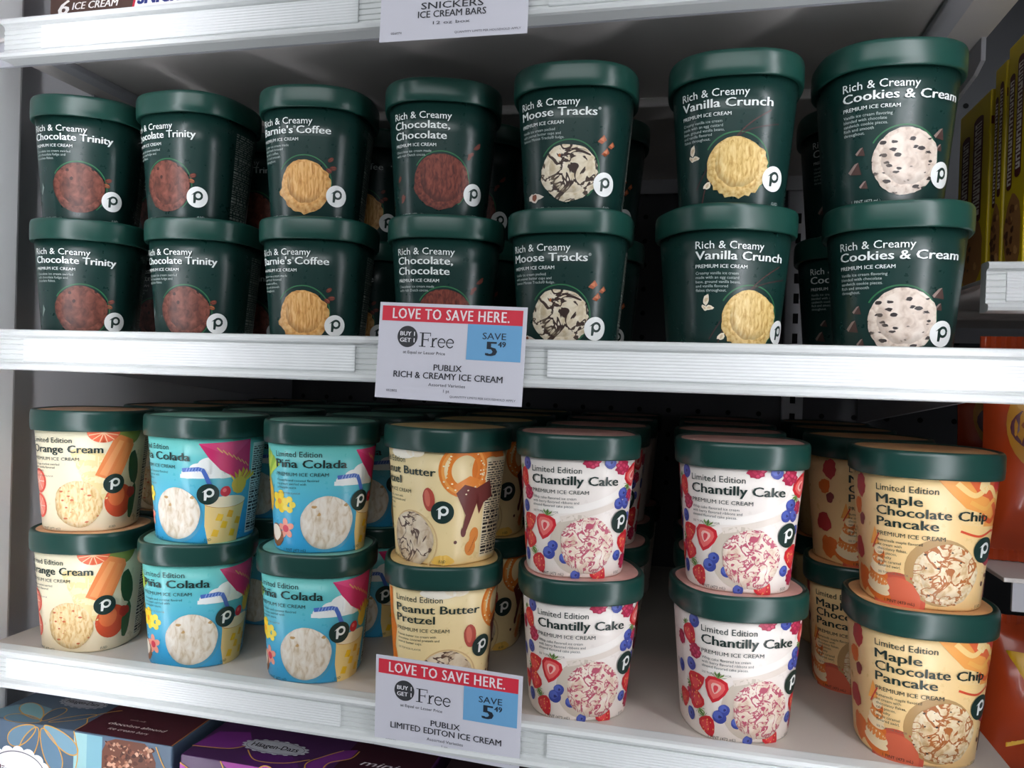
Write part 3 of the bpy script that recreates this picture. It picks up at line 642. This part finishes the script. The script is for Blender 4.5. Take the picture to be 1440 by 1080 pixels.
    a.poly([(-2, 81), (50, 81), (50, 40), (36, 44), (26, 52), (28, 60), (14, 64), (6, 72)], '#f2a552', 1); a.poly([(14, 81), (50, 81), (50, 58), (36, 60), (28, 70), (20, 73)], '#e4693c', 2); a.blob(40, 70, 5, '#f7c06a', 3, 3, 0.25, 16); a.blob(24, 78, 4, '#f9dca0', 3, 6, 0.25, 14); a.blob(44, 80, 4, '#b5303f', 4, 8, 0.2, 14); a.blob(34, 78, 3, '#d63f3a', 4, 9, 0.2, 14); a.poly([(32, 81), (40, 70), (46, 81)], '#c23a3f', 3)
    a.curve([(8, 79), (18, 72), (28, 77), (38, 68), (46, 76)], 3.2, '#f9d28a', 3); a.curve([(16, 68), (26, 64), (34, 69), (46, 58)], 2.6, '#f3b45c', 4); a.curve([(24, 60), (32, 56), (40, 60), (48, 52)], 3.0, '#e2602f', 3)
    a.poly([(12, 54), (44, 52), (44, 44), (14, 46)], '#f4cf8e', 2); a.curve([(12, 50), (24, 47), (36, 50), (46, 46)], 1.4, '#d9502f', 4); a.curve([(28, 44), (38, 42), (48, 46)], 3.2, '#ee9a4a', 2)
    a.poly([(28, 31), (34, 28), (42, 30), (48, 33), (40, 34), (33, 33)], '#a2303f', 4); a.ell(36, 22, 2, 1.4, '#6b3a2a', 3, n=10); a.ell(32, 17, 1.4, 1.6, '#5a2f22', 3, n=10); a.poly([(38, 8), (44, 6), (46, 20), (40, 18)], '#8a3a4a', 3)
    a.ell(-22, 4, 17, 17, '#cf5a43', 1, n=30); a.ell(-22, 4, 14, 14, '#d96a4c', 2, n=28)
    for k in range(5): a.ell(-36 + k * 0.6, 6 + 6.2 * k, 10.5 - 1.6 * k, 4.2, '#e2742c' if k % 2 == 0 else '#f6e0b4', 3 + k % 2, rot=-14, n=20); a.ell(-36 + k * 0.6, 8.6 + 6.2 * k, 9.6 - 1.6 * k, 3.2, '#f6dfb4' if k % 2 == 0 else '#e88a3e', 4, rot=-14, n=18)
    a.poly([(-40, 36), (-36, 48), (-33, 37)], '#f0a24a', 5); a.stroke([(-38, 34), (-33, 44)], 0.9, '#c9402f', 6)
    a.ell(3, 23.5, 21, 21, '#b8935f', 1, n=32)
    for k, (x, y, r) in enumerate(((-50, 72, 7), (-56, 58, 6), (-50, 50, 4), (-58, 30, 8), (-52, 12, 9))): a.blob(x, y, r, ('#b53a3a', '#e2742c', '#8a3a3a')[k % 3], 2, k, 0.2, 18)
    nutrition(a, 60, 84, '#3a2a1e', '#f0d6a2')
    design('maple', ('#f4d49a', '#f2cd90'), t, g, a, (scoop_print(6, 22.5, 19.0, 13, 0.05, 0.03), scoop_mat('scoop_maple', '#ead4ac', '#f5e7cb', '#cda670', ridge=3.0, swirl='#b3682f', swirl_scale=1.6, swirl_w=0.04, chunk='#3f2a20', chunk_scale=3.2, chunk_t=0.15, squash=1.5, crease=0.4, collar=0.9)), '#e0a873')
build_designs()
P_INK = print_mat()
M_lid = mat('lid_plastic', '#173f38', 0.29, spec=0.5, noise=0.05, nscale=60, bump=0.02)
M_lidR = mat('lid_plastic_frosty', '#19443b', 0.31, spec=0.5, noise=0.08, nscale=90, bump=0.04)
M_base = mat('tub_base_board', '#6f6a60', 0.7)

BODY_PROF = [(0.0298, 0.0015), (0.0303, 0.0002), (0.0321, 0.0), (A0 - 0.0003, 0.0009), (A0 + 0.0002, 0.0022)] + [(A0 + (A1 - A0) * z / HB, z) for z in (0.02, 0.04, 0.06, HB + 0.002)]
LID_PROF = [(A1 + 0.0001, 0.0812), (0.0421, 0.0806), (0.0431, 0.0807), (0.0436, 0.0816), (0.0439, 0.0860), (0.0439, 0.0940), (0.0436, 0.0958), (0.0430, 0.0968), (0.0422, 0.0972), (0.0414, 0.0968), (0.0410, 0.0962)]
PROTO = {}
def proto(key):
    if key in PROTO: return PROTO[key]
    d = DESIGNS[key]; rich = key in RICH
    parts = {}
    parts['body'] = lathe_sq('tub_body', BODY_PROF, body_mat('board_' + key if not rich else 'board_green', *d['body']))
    parts['lid'] = lathe_sq('tub_lid', LID_PROF, M_lidR if rich else M_lid)
    parts['lettering'] = d['text'].mesh('lettering', on_body, P_INK)
    parts['badge'] = d['badge'].mesh('badge', on_body, P_INK, 2.5)
    parts['artwork'] = d['art'].mesh('artwork', on_body, P_INK, 2.5)
    (sp, (cx, cy, r)), sm = d['scoop']
    parts['scoop_picture'] = sp.mesh('scoop_picture', lambda u, v, l: on_body(u, v, 4.5), sm, 2.5, uv=lambda u, v: ((u - cx) / r, (v - cy) / r))
    if d['lid_disc']:
        V = [(ring_at(PER * k / SEG)[0] * 0.0397, ring_at(PER * k / SEG)[1] * 0.0397, 0.09635) for k in range(SEG)]
        parts['lid_disc'] = mesh_of('lid_disc', V, [tuple(range(SEG))], mat('lid_print_' + key, d['lid_disc'], 0.4, noise=0.45, nscale=55))
    PROTO[key] = parts; return parts
RICH = ('trinity', 'coffee', 'choc', 'moose', 'vanilla', 'cookies')

def tub(key, x, y, z, deg, label, group, full=True):
    parts = proto(key)
    e = empty('ice_cream_tub', (x, y, z), rad(deg)); tag(e, label, 'ice cream', group)
    obj('body', parts['body'], e); lid = obj('lid', parts['lid'], e)
    if 'lid_disc' in parts: obj('lid_disc', parts['lid_disc'], lid)
    if full:
        for n in ('artwork', 'scoop_picture', 'lettering', 'badge'):
            o = obj(n, parts[n], e)
            if n != 'scoop_picture' and n != 'badge': o['kind'] = 'stuff'
    return e

TOPK = ['trinity', 'trinity', 'coffee', 'choc', 'moose', 'vanilla', 'cookies']
LOWK = ['orange', 'pina', 'pina', 'pretzel', 'chantilly', 'chantilly', 'maple']
XS = [[-0.4945, -0.3978, -0.2927, -0.1918, -0.0882, 0.0196, 0.1141], [-0.4929, -0.3883, -0.2896, -0.1866, -0.0891, 0.0163, 0.1228],
      [-0.4886, -0.3789, -0.2799, -0.1780, -0.0803, 0.0320, 0.1462], [-0.4851, -0.3836, -0.2804, -0.1783, -0.0755, 0.0325, 0.1458]]
YS = [[0.0615, 0.0676, 0.0714, 0.0743, 0.0616, 0.0600, 0.0599], [0.0633, 0.0617, 0.0650, 0.0662, 0.0649, 0.0654, 0.0675]]
ROT = [[25.5, -3.5, 9.5, 17.0, 2.5, 1.5, 6.0], [30.0, 10.0, 7.5, 17.0, -1.0, 25.5, -6.0],
       [21.0, -6.5, 28.5, -28.5, 15.0, 3.5, 0.0], [10.5, 22.0, 8.5, 19.5, 19.0, 18.0, 4.5]]
LOOKS = dict(trinity='green tub with brown chocolate scoop', coffee='green tub with golden coffee scoop', choc='green tub with plain dark chocolate scoop', moose='green tub with fudge-swirled white scoop',
             vanilla='green tub with yellow vanilla scoop', cookies='green tub with cookie-speckled cream scoop', orange='cream tub with orange popsicle print', pina='blue tub with pink parasol print',
             pretzel='tan tub with pretzel print', chantilly='white tub with berry print', maple='peach tub with pancake print')
LOOKS_R = {k: ('green' if k in RICH else v.split()[0]) + ' tub' for k, v in LOOKS.items()}
WHERE_T = ['the left wall stack', 'the second stack', 'the coffee stack', 'the plain chocolate stack', 'the fudge-swirl stack', 'the vanilla stack', 'the rightmost stack']
WHERE_B = ['the left wall stack', 'the blue stack nearer the wall', 'the blue stack beside the tan one', 'the tan stack behind the sign', 'the left berry stack', 'the right berry stack', 'the rightmost stack']
UL = ('upper', 'lower')
for r in range(4):
    keys, where, z, row = (TOPK, WHERE_T, ZU, 'middle shelf') if r < 2 else (LOWK, WHERE_B, ZL, 'lower shelf')
    for i, k in enumerate(keys):
        tub(k, XS[r][i], YR + YS[r // 2][i], z + (PITCH_Z if r % 2 == 0 else 0.0), ROT[r][i],
            '%s, %s in %s' % (LOOKS[k], UL[r % 2], where[i]), 'front row of tubs on the ' + row)
rng = random.Random(11)
ORD = ('', 'second', 'third', 'fourth')
def rear(keys, where, z, row, ranks, skip, xs_up, xs_lo, ys, y_step, rots):
    for d in ranks:
        for i, k in enumerate(keys):
            if (i, d) in skip: continue
            for lvl in (1, 0):
                x = (xs_lo if lvl == 0 else xs_up)[i]
                x = 0.5 * (xs_lo[i] + xs_up[i]) + rng.uniform(-0.0015, 0.0015)
                y = YR + 0.066 + y_step * d
                tub(k, x, y, z + PITCH_Z * lvl, rots(i, d, lvl), '%s, %s, %s row behind %s' % (LOOKS_R[k], UL[1 - lvl], ORD[d], where[i]), 'rear rows of tubs on the ' + row, d < 2)
rear(TOPK, WHERE_T, ZU, 'middle shelf', (1, 2), {(5, 1), (5, 2), (6, 2), (4, 2)}, XS[0], XS[1], YS[0], 0.105, lambda i, d, l: rng.uniform(-3, 8))
LOWREAR = rear(LOWK, WHERE_B, ZL, 'lower shelf', (1, 2, 3), set(), [XS[2][0], -0.384, -0.281, -0.1785, -0.077, 0.030, 0.134], [XS[2][0], -0.384, -0.281, -0.1785, -0.077, 0.030, 0.134], YS[1], 0.104,
               lambda i, d, l: (24 if l else -8) if (i == 6 and d == 1) else rng.uniform(-3, 6))

# ------------------------------------------------------------------ sale signs clipped to the rails
P_SIGN = print_mat('sign_ink', 0.5, 0.4)
M_card = mat('sign_card_paper', '#d9d8e2', 0.5)
def flat(org, ax, ay, nrm, k=0.00008):
    """millimetre print coordinates on a flat face"""
    o, a, b, n = Vector(org), Vector(ax), Vector(ay), Vector(nrm)
    return lambda u, v, l: tuple(o + a * (u / 1000) + b * (v / 1000) + n * (0.00008 + k * l))
def sign(label, x, ztop, y, tilt, lean, lines, small, W=99.8, H=63.0, size='1 pt', sub='Assorted Varieties', code='052802', sale=True):
    e = empty('sale_sign', (x, y, ztop)); e.rotation_euler = (lean, tilt, 0); tag(e, label, 'sign')
    box('card', (-W / 2000, 0, -H / 1000), (W / 2000, 0.0007, 0), M_card, e)
    mp = flat((-W / 2000, 0, -H / 1000), (1, 0, 0), (0, 0, 1), (0, -1, 0))
    D = '#33343a'
    if sale:
        hb = Print(); hb.rect(2, H - 12, W - 2.5, H - 2.2, '#dc3346', 1); hb.text('LOVE TO SAVE HERE.', 9.5, H - 10.3, 6.7, '#fbeef0', 2, width=79, bold=0.02, space=1.12)
        tag(obj('header_band', hb.mesh('header_band', mp, P_SIGN), e), 'red header band with white lettering')
        sb = Print(); sb.rect(W - 38.5, H - 35, W - 2.5, H - 12, '#72aedb', 1); c = W - 20.5
        sb.text('SAVE', c, H - 21.3, 4.1, '#2d3a4c', 2, width=15.5, align='c', bold=0.008); sb.text('5', c - 1.5, H - 31.8, 9.0, '#222c3a', 2, width=6.6, align='c', bold=0.05); sb.text('49', c + 2.8, H - 26, 3.4, '#222c3a', 2, width=5, bold=0.03)
        tag(obj('savings_box', sb.mesh('savings_box', mp, P_SIGN), e), 'blue box with the saved amount')
        bd = Print(); bd.ell(20.5, H - 22, 7.0, 7.0, '#3a3b3f', 1, n=36); bd.text('BUY 1', 20.5, H - 21.4, 2.7, '#eeeef2', 2, width=10, align='c', bold=0.03); bd.text('GET 1', 20.5, H - 25.6, 2.7, '#eeeef2', 2, width=10, align='c', bold=0.03)
        obj('offer_badge', bd.mesh('offer_badge', mp, P_SIGN), e)
    t = Print()
    if sale:
        y0 = H - 28.2
        t.rect(30.4, y0, 31.7, y0 + 9.2, D, 1); t.rect(28.8, y0, 33.3, y0 + 0.5, D, 1); t.rect(28.8, y0 + 8.8, 36.6, y0 + 9.3, D, 1); t.rect(36.2, y0 + 7.0, 36.6, y0 + 9.3, D, 1); t.rect(31.7, y0 + 4.5, 35.2, y0 + 5.0, D, 1); t.rect(34.8, y0 + 3.7, 35.2, y0 + 5.8, D, 1)
        t.rect(37.6, y0, 38.6, y0 + 5.9, D, 1); t.rect(36.6, y0, 39.8, y0 + 0.45, D, 1); t.stroke([(38.6, y0 + 3.9), (39.4, y0 + 5.5), (41.0, y0 + 5.8)], 0.8, D, 1)
        for ex in (44.2, 50.0):
            t.ring(ex, y0 + 2.95, 2.35, 0.75, D, 1, n=22, a0=12, a1=325, ry=2.75); t.rect(ex - 2.2, y0 + 3.0, ex + 2.5, y0 + 3.5, D, 1)
        t.text('at Equal or Lesser Price', 18, H - 33.0, 1.9, D, 1, width=29)
    y = H - 43.2
    for s, w, c in lines: t.text(s, W / 2 - 0.5, y, c, '#2b2c33', 1, width=w, align='c', bold=0.014); y -= 5.6
    t.text(sub, W / 2 - 0.5, y + 0.9, 2.0, '#4a4b52', 1, width=25, align='c'); t.text(size, W / 2 - 0.5, y - 2.8, 2.0, '#4a4b52', 1, align='c')
    t.text(code, 8, 4.4, 1.5, '#5a5b62', 1, width=7.5); t.text('QUANTITY LIMITS PER HOUSEHOLD APPLY', W - 4, 2.8, 1.35, '#5a5b62', 1, width=44, align='r')
    o = obj('lettering', t.mesh('lettering', mp, P_SIGN), e); o['kind'] = 'stuff'
    return e
sign('red white and blue sale sign hanging on the middle rail', -0.1540, ZC + 0.0452, 0.4727, rad(1.6), rad(-1.0), [('PUBLIX', 19, 3.9), ('RICH & CREAMY ICE CREAM', 74, 4.1)], None)
sign('red white and blue sale sign hanging on the lower rail', -0.1495, ZC - 0.1883, 0.4722, rad(1.6), rad(5.0), [('PUBLIX', 20, 3.9), ('LIMITED EDITON ICE CREAM', 76, 4.1)], None, code='057982')
sign('plain white sign hanging on the top rail', -0.1590, ZC + 0.2798, 0.4727, rad(0.6), rad(-1.5), [('SNICKERS', 42, 4.3), ('ICE CREAM BARS', 46, 4.3)], None, size='', sub='12 oz box', code='056074')

# ------------------------------------------------------------------ boxed ice cream bars on the top shelf
P_BOX = print_mat('carton_ink', 0.45, 0.4)
def carton(label, x0, x1, y0, y1, z, h, m, front=None, top=None, left=None, name='carton', rz=0.0):
    e = empty(name, ((x0 + x1) / 2, (y0 + y1) / 2, z), rz); tag(e, label, 'box')
    w, d = (x1 - x0) / 2, (y1 - y0) / 2
    box('carton_board', (-w, -d, 0), (w, d, h), m, e, 0.0012)
    fl = Print().rect(0, 0, 2000 * w - 2, 0.5, '#000000', 0)
    for nm, pr, mp in (('front_print', front, flat((-w, -d, 0), (1, 0, 0), (0, 0, 1), (0, -1, 0))), ('top_print', top, flat((-w, -d, h), (1, 0, 0), (0, 1, 0), (0, 0, 1))), ('side_print', left, flat((-w, d, 0), (0, -1, 0), (0, 0, 1), (-1, 0, 0)))):
        if pr: o = obj(nm, pr.mesh(nm, mp, P_BOX), e); o['kind'] = 'stuff'
    return e
f = Print()
f.text('6', 9, 30.5, 11, '#f0ece8', 2, width=10, bold=0.04, shear=0.25); f.text('ICE CREAM', 22, 33.5, 5.6, '#f0ece8', 2, width=44, bold=0.03, shear=0.25); f.text('BARS', 22, 43, 5.6, '#f0ece8', 2, width=24, bold=0.03, shear=0.25)
f.poly([(78, 29), (146, 29), (152, 56), (84, 56)], '#c5203a', 1); f.poly([(80.5, 30.5), (144, 30.5), (149, 54), (86, 54)], '#f4f4f6', 2); f.text('SNICKERS', 84, 33, 13, '#1d2f7a', 3, width=60, bold=0.04, shear=0.2)
f.rect(0, 0, 153, 24, '#5f3d2e', 0)
carton('brown ice cream bar box at the left of the top shelf', -0.521, -0.366, 0.520, 0.62, ZT, 0.125, mat('brown_carton', '#4d332a', 0.45, noise=0.08, nscale=20), front=f)
f = Print(); f.text('6', 9, 30.5, 11, '#f0ece8', 2, width=10, bold=0.04, shear=0.25); f.text('ICE CREAM', 22, 33.5, 5.6, '#f0ece8', 2, width=44, bold=0.03, shear=0.25); f.rect(0, 0, 153, 24, '#5f3d2e', 0)
carton('brown ice cream bar box second from the left on the top shelf', -0.360, -0.205, 0.520, 0.62, ZT, 0.125, MATS['brown_carton'], front=f)

# ------------------------------------------------------------------ teal and purple bar boxes under the lower shelf
GOLD = '#d9a24a'
def petal(pr, cx, cy, L, w, rot, fill, layer=1, line=GOLD):
    c, s = math.cos(rad(rot)), math.sin(rad(rot)); pts = []
    for i in range(25):
        t = i / 24 * 2 * math.pi; a = L * (1 - math.cos(t)) / 2; b = w * math.sin(t) * (0.55 + 0.45 * (1 - math.cos(t)) / 2)
        pts.append((cx + c * a - s * b, cy + s * a + c * b))
    pr.poly(pts[:-1], fill, layer); pr.stroke(pts, 0.9, line, layer + 1)
def oval_badge(pr, cx, cy, rx, ry, word):
    pr.ell(cx, cy, rx, ry, '#b9bcc4', 4, n=36); pr.ring(cx, cy, rx * 0.93, 0.5, '#6f7380', 5, n=40, ry=ry * 0.9)
    for k in range(18): a = k * math.tau / 18; pr.ell(cx + rx * math.cos(a), cy + ry * math.sin(a), rx * 0.09, ry * 0.13, '#b9bcc4', 4, n=8)
    pr.text(word, cx, cy - ry * 0.28, ry * 0.62, '#2c2a33', 6, width=rx * 1.5, align='c', bold=0.015)
HT = 0.1135; W1 = 174
tp = Print(); fr = Print()
tp.rect(86, 0.5, 173, 70, '#501f2a', 1); tp.curve([(86, 0.5), (86, 12), (80, 22), (88, 34), (96, 40)], 0.9, GOLD, 3); tp.stroke([(173, 0.5), (172, 60)], 0.9, '#b8793f', 2)
tp.text('chocolate almond', 102, 17, 3.8, '#efe3de', 3, width=52, shear=0.3); tp.text('ice cream bars', 108, 9.5, 3.4, '#efe3de', 3, width=36, shear=0.3); tp.text('vanilla milk', 114, 27, 2.2, '#c9b4b0', 3, shear=0.3)
tp.poly([(0, 14), (6, 24), (22, 30), (40, 26), (44, 14), (30, 4), (14, 2), (0, 4)], '#7ea3b2', 1); petal(tp, 46, 8, 40, 9, 150, '#8fc0c4', 2); petal(tp, 50, 6, 24, 8, 95, '#4f6478', 2); petal(tp, 56, 6, 34, 5, 38, '#54687c', 2); petal(tp, 50, 4, 34, 8, 178, '#6f93a6', 2)
oval_badge(tp, 56, 42, 21, 8.5, 'Häagen-Dazs')
fr.rect(86, HT * 1000 - 60, 98, HT * 1000 - 1, '#9cc6c8', 1); fr.rect(98, HT * 1000 - 60, 112, HT * 1000 - 1, '#7fb0be', 1)
rnd = random.Random(3); T0 = HT * 1000
fr.poly([(112, T0 - 60), (112, T0 - 12), (116, T0 - 4), (124, T0 - 1), (150, T0 - 1), (156, T0 - 6), (160, T0 - 14), (160, T0 - 60)], '#6f4434', 2)
for k in range(260): fr.blob(136 + rnd.uniform(-22, 22), T0 - 31 + rnd.uniform(-29, 27), rnd.uniform(0.7, 2.2), rnd.choice(('#8a5540', '#b98468', '#5a3226', '#c49a80', '#4a2a20', '#d9a88c')), 3, k, 0.4, 7)
T = HT * 1000
petal(fr, 50, T - 2, 30, 9, -150, '#6f8fa4', 1); petal(fr, 52, T - 2, 30, 9, -118, '#5a7288', 1); petal(fr, 56, T - 2, 36, 10, -62, '#64839a', 1); petal(fr, 58, T, 36, 8, -28, '#7aa0b2', 1)
fr.curve([(86, T), (90, T - 20), (84, T - 44)], 0.9, GOLD, 3); fr.curve([(160, T - 2), (166, T - 14), (172, T - 22)], 0.9, GOLD, 3)
for k in range(16): a = k * math.tau / 16; fr.ell(34 + 26 * math.cos(a), T - 40 + 16 * math.sin(a), 6, 5, '#f2f0f0', 4, n=14)
fr.ell(34, T - 40, 27, 17, '#f2f0f0', 4, n=36); fr.ring(34, T - 40, 26, 0.7, '#54505a', 5, n=48, ry=16.5); fr.text('Häagen-Dazs', 34, T - 43, 7, '#5a2430', 6, width=42, align='c', bold=0.02)
carton('slate blue bar box with gold flower lines under the lower shelf', -0.547, -0.373, 0.500, 0.62, ZB, HT, mat('slate_carton', '#566b80', 0.4, noise=0.06, nscale=15), front=fr, top=tp)
tp = Print(); fr = Print(); HT2 = 0.109; T = HT2 * 1000
tp.rect(118, 0.5, 186, 70, '#3a1423', 1); tp.curve([(118, 0.5), (112, 8), (112, 20), (124, 30), (126, 42)], 1.0, GOLD, 4)
tp.poly([(104, 0), (96, 14), (104, 28), (114, 40), (124, 44), (124, 30), (112, 18), (114, 4)], '#7a2f86', 2); tp.curve([(104, 0), (96, 14), (104, 28), (114, 40)], 0.9, GOLD, 3)
tp.poly([(0, 14), (30, 18), (42, 30), (30, 46), (6, 40)], '#742b7f', 1); tp.curve([(0, 14), (30, 18), (42, 30)], 0.9, GOLD, 2); tp.poly([(44, 10), (60, 22), (82, 20), (96, 6), (84, 0), (60, 0)], '#59246a', 1); tp.curve([(44, 20), (58, 8), (80, 10), (96, 20)], 0.9, GOLD, 2)
oval_badge(tp, 62, 29, 26, 9.5, 'Häagen-Dazs')
tp.text('mini', 134, 24, 6.5, '#efe3ea', 3, width=30, shear=0.3, bold=0.01); tp.text('dark chocolate', 126, 12.5, 3.6, '#efe3ea', 3, width=44, shear=0.3); tp.text('ice cream bars', 130, 5.5, 3.2, '#efe3ea', 3, width=34, shear=0.3)
fr.poly([(34, T), (46, T - 10), (70, T - 16), (96, T - 8), (104, T)], '#a8429e', 1); fr.curve([(34, T), (46, T - 22), (60, T - 40)], 1, GOLD, 2); petal(fr, 72, T - 16, 18, 9, 90, '#c258b4', 2); fr.ring(72, T - 8, 5, 1.0, GOLD, 4, n=20); fr.poly([(0, T - 6), (12, T - 14), (18, T - 34), (0, T - 40)], '#b04aa6', 1); fr.curve([(0, T - 6), (12, T - 14), (18, T - 34)], 0.9, GOLD, 2)
fr.rect(118, T - 60, 186, T - 1, '#3a1423', 1)
carton('purple bar box with gold lines under the lower shelf', -0.366, -0.179, 0.500, 0.62, ZB, HT2, mat('purple_carton', '#4b2456', 0.33, noise=0.08, nscale=18), front=fr, top=tp)
tp = Print(); tp.rect(90, 0.5, 186, 70, '#2c1a1c', 1)
carton('dark bar box behind the lower sale sign', -0.170, 0.010, 0.505, 0.62, ZB, HT2, mat('dark_carton', '#33222a', 0.45), top=tp)

# ------------------------------------------------------------------ neighbouring bay on the right
shelf('freezer_shelf', 'white shelf end at the right edge holding yellow boxes', ZC + 0.0505, ZC + 0.0825, ZC + 0.0735, 0.181, 0.60, [(0.19, 0.55)], M_deck, yfront=0.545, railx=(0.1786, 0.60), brackets=False)
shelf('freezer_shelf', 'white shelf at the right edge between two orange bags', ZC - 0.147, ZC - 0.116, ZC - 0.121, 0.2, 0.60, [], M_deck, yfront=0.550, railx=(0.214, 0.60), brackets=True)
shelf('freezer_shelf', 'white lowest shelf in the right bay under an orange bag', ZC - 0.30, ZC - 0.27, ZC - 0.277, 0.205, 0.60, [], M_deck, yfront=0.545, brackets=False)
M_yel = mat('yellow_carton', '#d8bb12', 0.4, noise=0.05, nscale=12)
def yellow(label, y0, y1, h):
    d = (y1 - y0) * 1000; s = Print(); H = h * 1000
    for k, (x, w) in enumerate(((d * 0.12, d * 0.26), (d * 0.5, d * 0.3))):
        top, bot = H - 16 - 8 * (1 - k), H - 92 - 6 * (1 - k)
        s.rect(x, bot, x + w, top, '#5a2320', 1); s.ell(x + w / 2, top, w / 2, 3, '#5a2320', 1, n=14, a0=0, a1=180); s.ell(x + w / 2, bot, w / 2, 3, '#5a2320', 1, n=14, a0=180, a1=360)
        rnd = random.Random(k + 3); y = top - 2
        while y > bot + 3:
            hh = rnd.uniform(3.0, 5.0); s.rect(x + w * 0.16, y - hh, x + w * 0.84, y, '#e8ddd2', 2)
            s.rect(x + w * 0.36, y - hh * 0.7, x + w * 0.84, y - hh * 0.3, '#5a2320', 3) if rnd.random() < 0.6 else s.rect(x + w * 0.16, y - hh * 0.62, x + w * 0.6, y - hh * 0.38, '#5a2320', 3)
            y -= hh + 1.1
    rnd = random.Random(9)
    s.blob(d * 0.5, 34, d * 0.42, '#a5713f', 1, 5, 0.1, 22, ry=26)
    for k in range(16): s.blob(d * 0.5 + rnd.uniform(-0.3, 0.3) * d, 34 + rnd.uniform(-20, 20), rnd.uniform(1.4, 3.4), rnd.choice(('#5a3420', '#c9955a', '#7a4a28')), 2, k, 0.3, 10)
    f = Print(); f.rect(3, H - 60, 12, H - 24, '#7a2a1c', 1); f.rect(16, 20, 110, H - 40, '#c9a40c', 1); f.rect(0.5, H - 26, 130, H - 20, '#7a3a1c', 1)
    return carton(label, 0.206, 0.345, y0, y1, ZC + 0.0735, h, M_yel, left=s, front=f, name='cookie_carton')
yellow('yellow box nearest the aisle at the right edge', 0.566, 0.601, 0.166)
yellow('yellow box just behind the nearest yellow one', 0.6035, 0.625, 0.160)
yellow('shorter yellow box farther back beside the green tubs', 0.632, 0.700, 0.150)

M_org = mat('orange_film', '#a83c16', 0.3, noise=0.2, nscale=22, bump=0.5, coat=0.2)
P_FILM = print_mat('film_ink', 0.35, 0.5)
def bag(label, x, y, z, w, h, d, rz, art):
    """sealed pillow bag: swollen middle, flat crimped seals at top and bottom"""
    e = empty('snack_bag', (x, y, z), rz); tag(e, label, 'bag')
    nu, nv = 18, 22; rnd = random.Random(int(h * 1e5)); ph = [rnd.uniform(0, 6) for _ in range(6)]
    def surf(u, v, side, off=0.0):
        a = (u / w); b = v / h                       # a -0.5..0.5, b 0..1
        t = max(0.0, 1 - (2 * a) ** 4) ** 0.5 * max(0.0, math.sin(math.pi * min(1, max(0, (b - 0.05) / 0.9)))) ** 0.55
        wr = 0.0016 * math.sin(9 * a + 14 * b + ph[0]) + 0.0012 * math.sin(21 * b - 7 * a + ph[1])
        return (u * (1 - 0.06 * math.sin(math.pi * b)), side * (d / 2 * t + (wr + off if t > 0.02 else off) + 0.0004), v)
    V, F = [], []
    for side in (-1, 1):
        base = len(V)
        for j in range(nv + 1):
            for i in range(nu + 1): V.append(surf(w * (i / nu - 0.5), h * j / nv, side))
        for j in range(nv):
            for i in range(nu):
                q = (base + j * (nu + 1) + i, base + j * (nu + 1) + i + 1, base + (j + 1) * (nu + 1) + i + 1, base + (j + 1) * (nu + 1) + i)
                F.append(q if side < 0 else q[::-1])
    obj('film', mesh_of('film', V, F, M_org, True), e)
    o = obj('front_print', art.mesh('front_print', lambda u, v, l: surf(u / 1000, v / 1000, -1, 0.0005 + 0.0002 * l), P_FILM, 3.0), e); o['kind'] = 'stuff'
    # crimped end seals
    for zz, nm in ((0.0, 'seal'), (h - 0.008, 'seal')):
        vs, fs = [], []
        for i in range(41):
            xx = w * (i / 40 - 0.5); yy = 0.0008 * (1 if i % 2 else -1); vs += [(xx, yy - 0.001, zz), (xx, yy - 0.001, zz + 0.008)]
        for i in range(40): fs.append((2 * i, 2 * i + 2, 2 * i + 3, 2 * i + 1))
        me = mesh_of(nm, vs, fs, M_org); so = obj(nm, me, e); md = so.modifiers.new('thick', 'SOLIDIFY'); md.thickness = 0.0012
    return e
def bag_art(kind):
    a = Print()
    if kind == 'a':
        a.ell(-22, 98, 30, 34, '#b07a24', 1, n=30); a.ell(-22, 96, 28, 18, '#4c1c2c', 2, n=26); a.ell(-20, 112, 26, 9, '#c08a30', 3, n=24); a.ell(-24, 98, 20, 6, '#7a3a1e', 4, n=20); a.text('BEEF', -16, 34, 8, '#d9b9a8', 3, width=32, bold=0.02)
    else:
        a.poly([(-48, 30), (-20, 44), (10, 30), (10, 96), (-48, 96)], '#d9a516', 1); a.text('5', -30, 62, 16, '#2a1a10', 3, width=11, bold=0.06); a.text('BAGS', -30, 55, 3.6, '#2a1a10', 3, width=11, bold=0.02); a.ell(-26, 84, 12, 6, '#d9541e', 3, n=20)
    return a
bag('orange bag standing at the right edge beside the pancake tubs', 0.262, 0.610, ZC - 0.1205, 0.125, 0.160, 0.05, rad(-6), bag_art('a'))
bag('orange bag at the back behind the other upper orange bag', 0.262, 0.685, ZC - 0.1205, 0.118, 0.150, 0.045, rad(4), bag_art('a'))
bag('orange bag with a yellow panel and a 5 below the right shelf', 0.265, 0.610, ZC - 0.2765, 0.125, 0.118, 0.05, rad(-3), bag_art('b'))
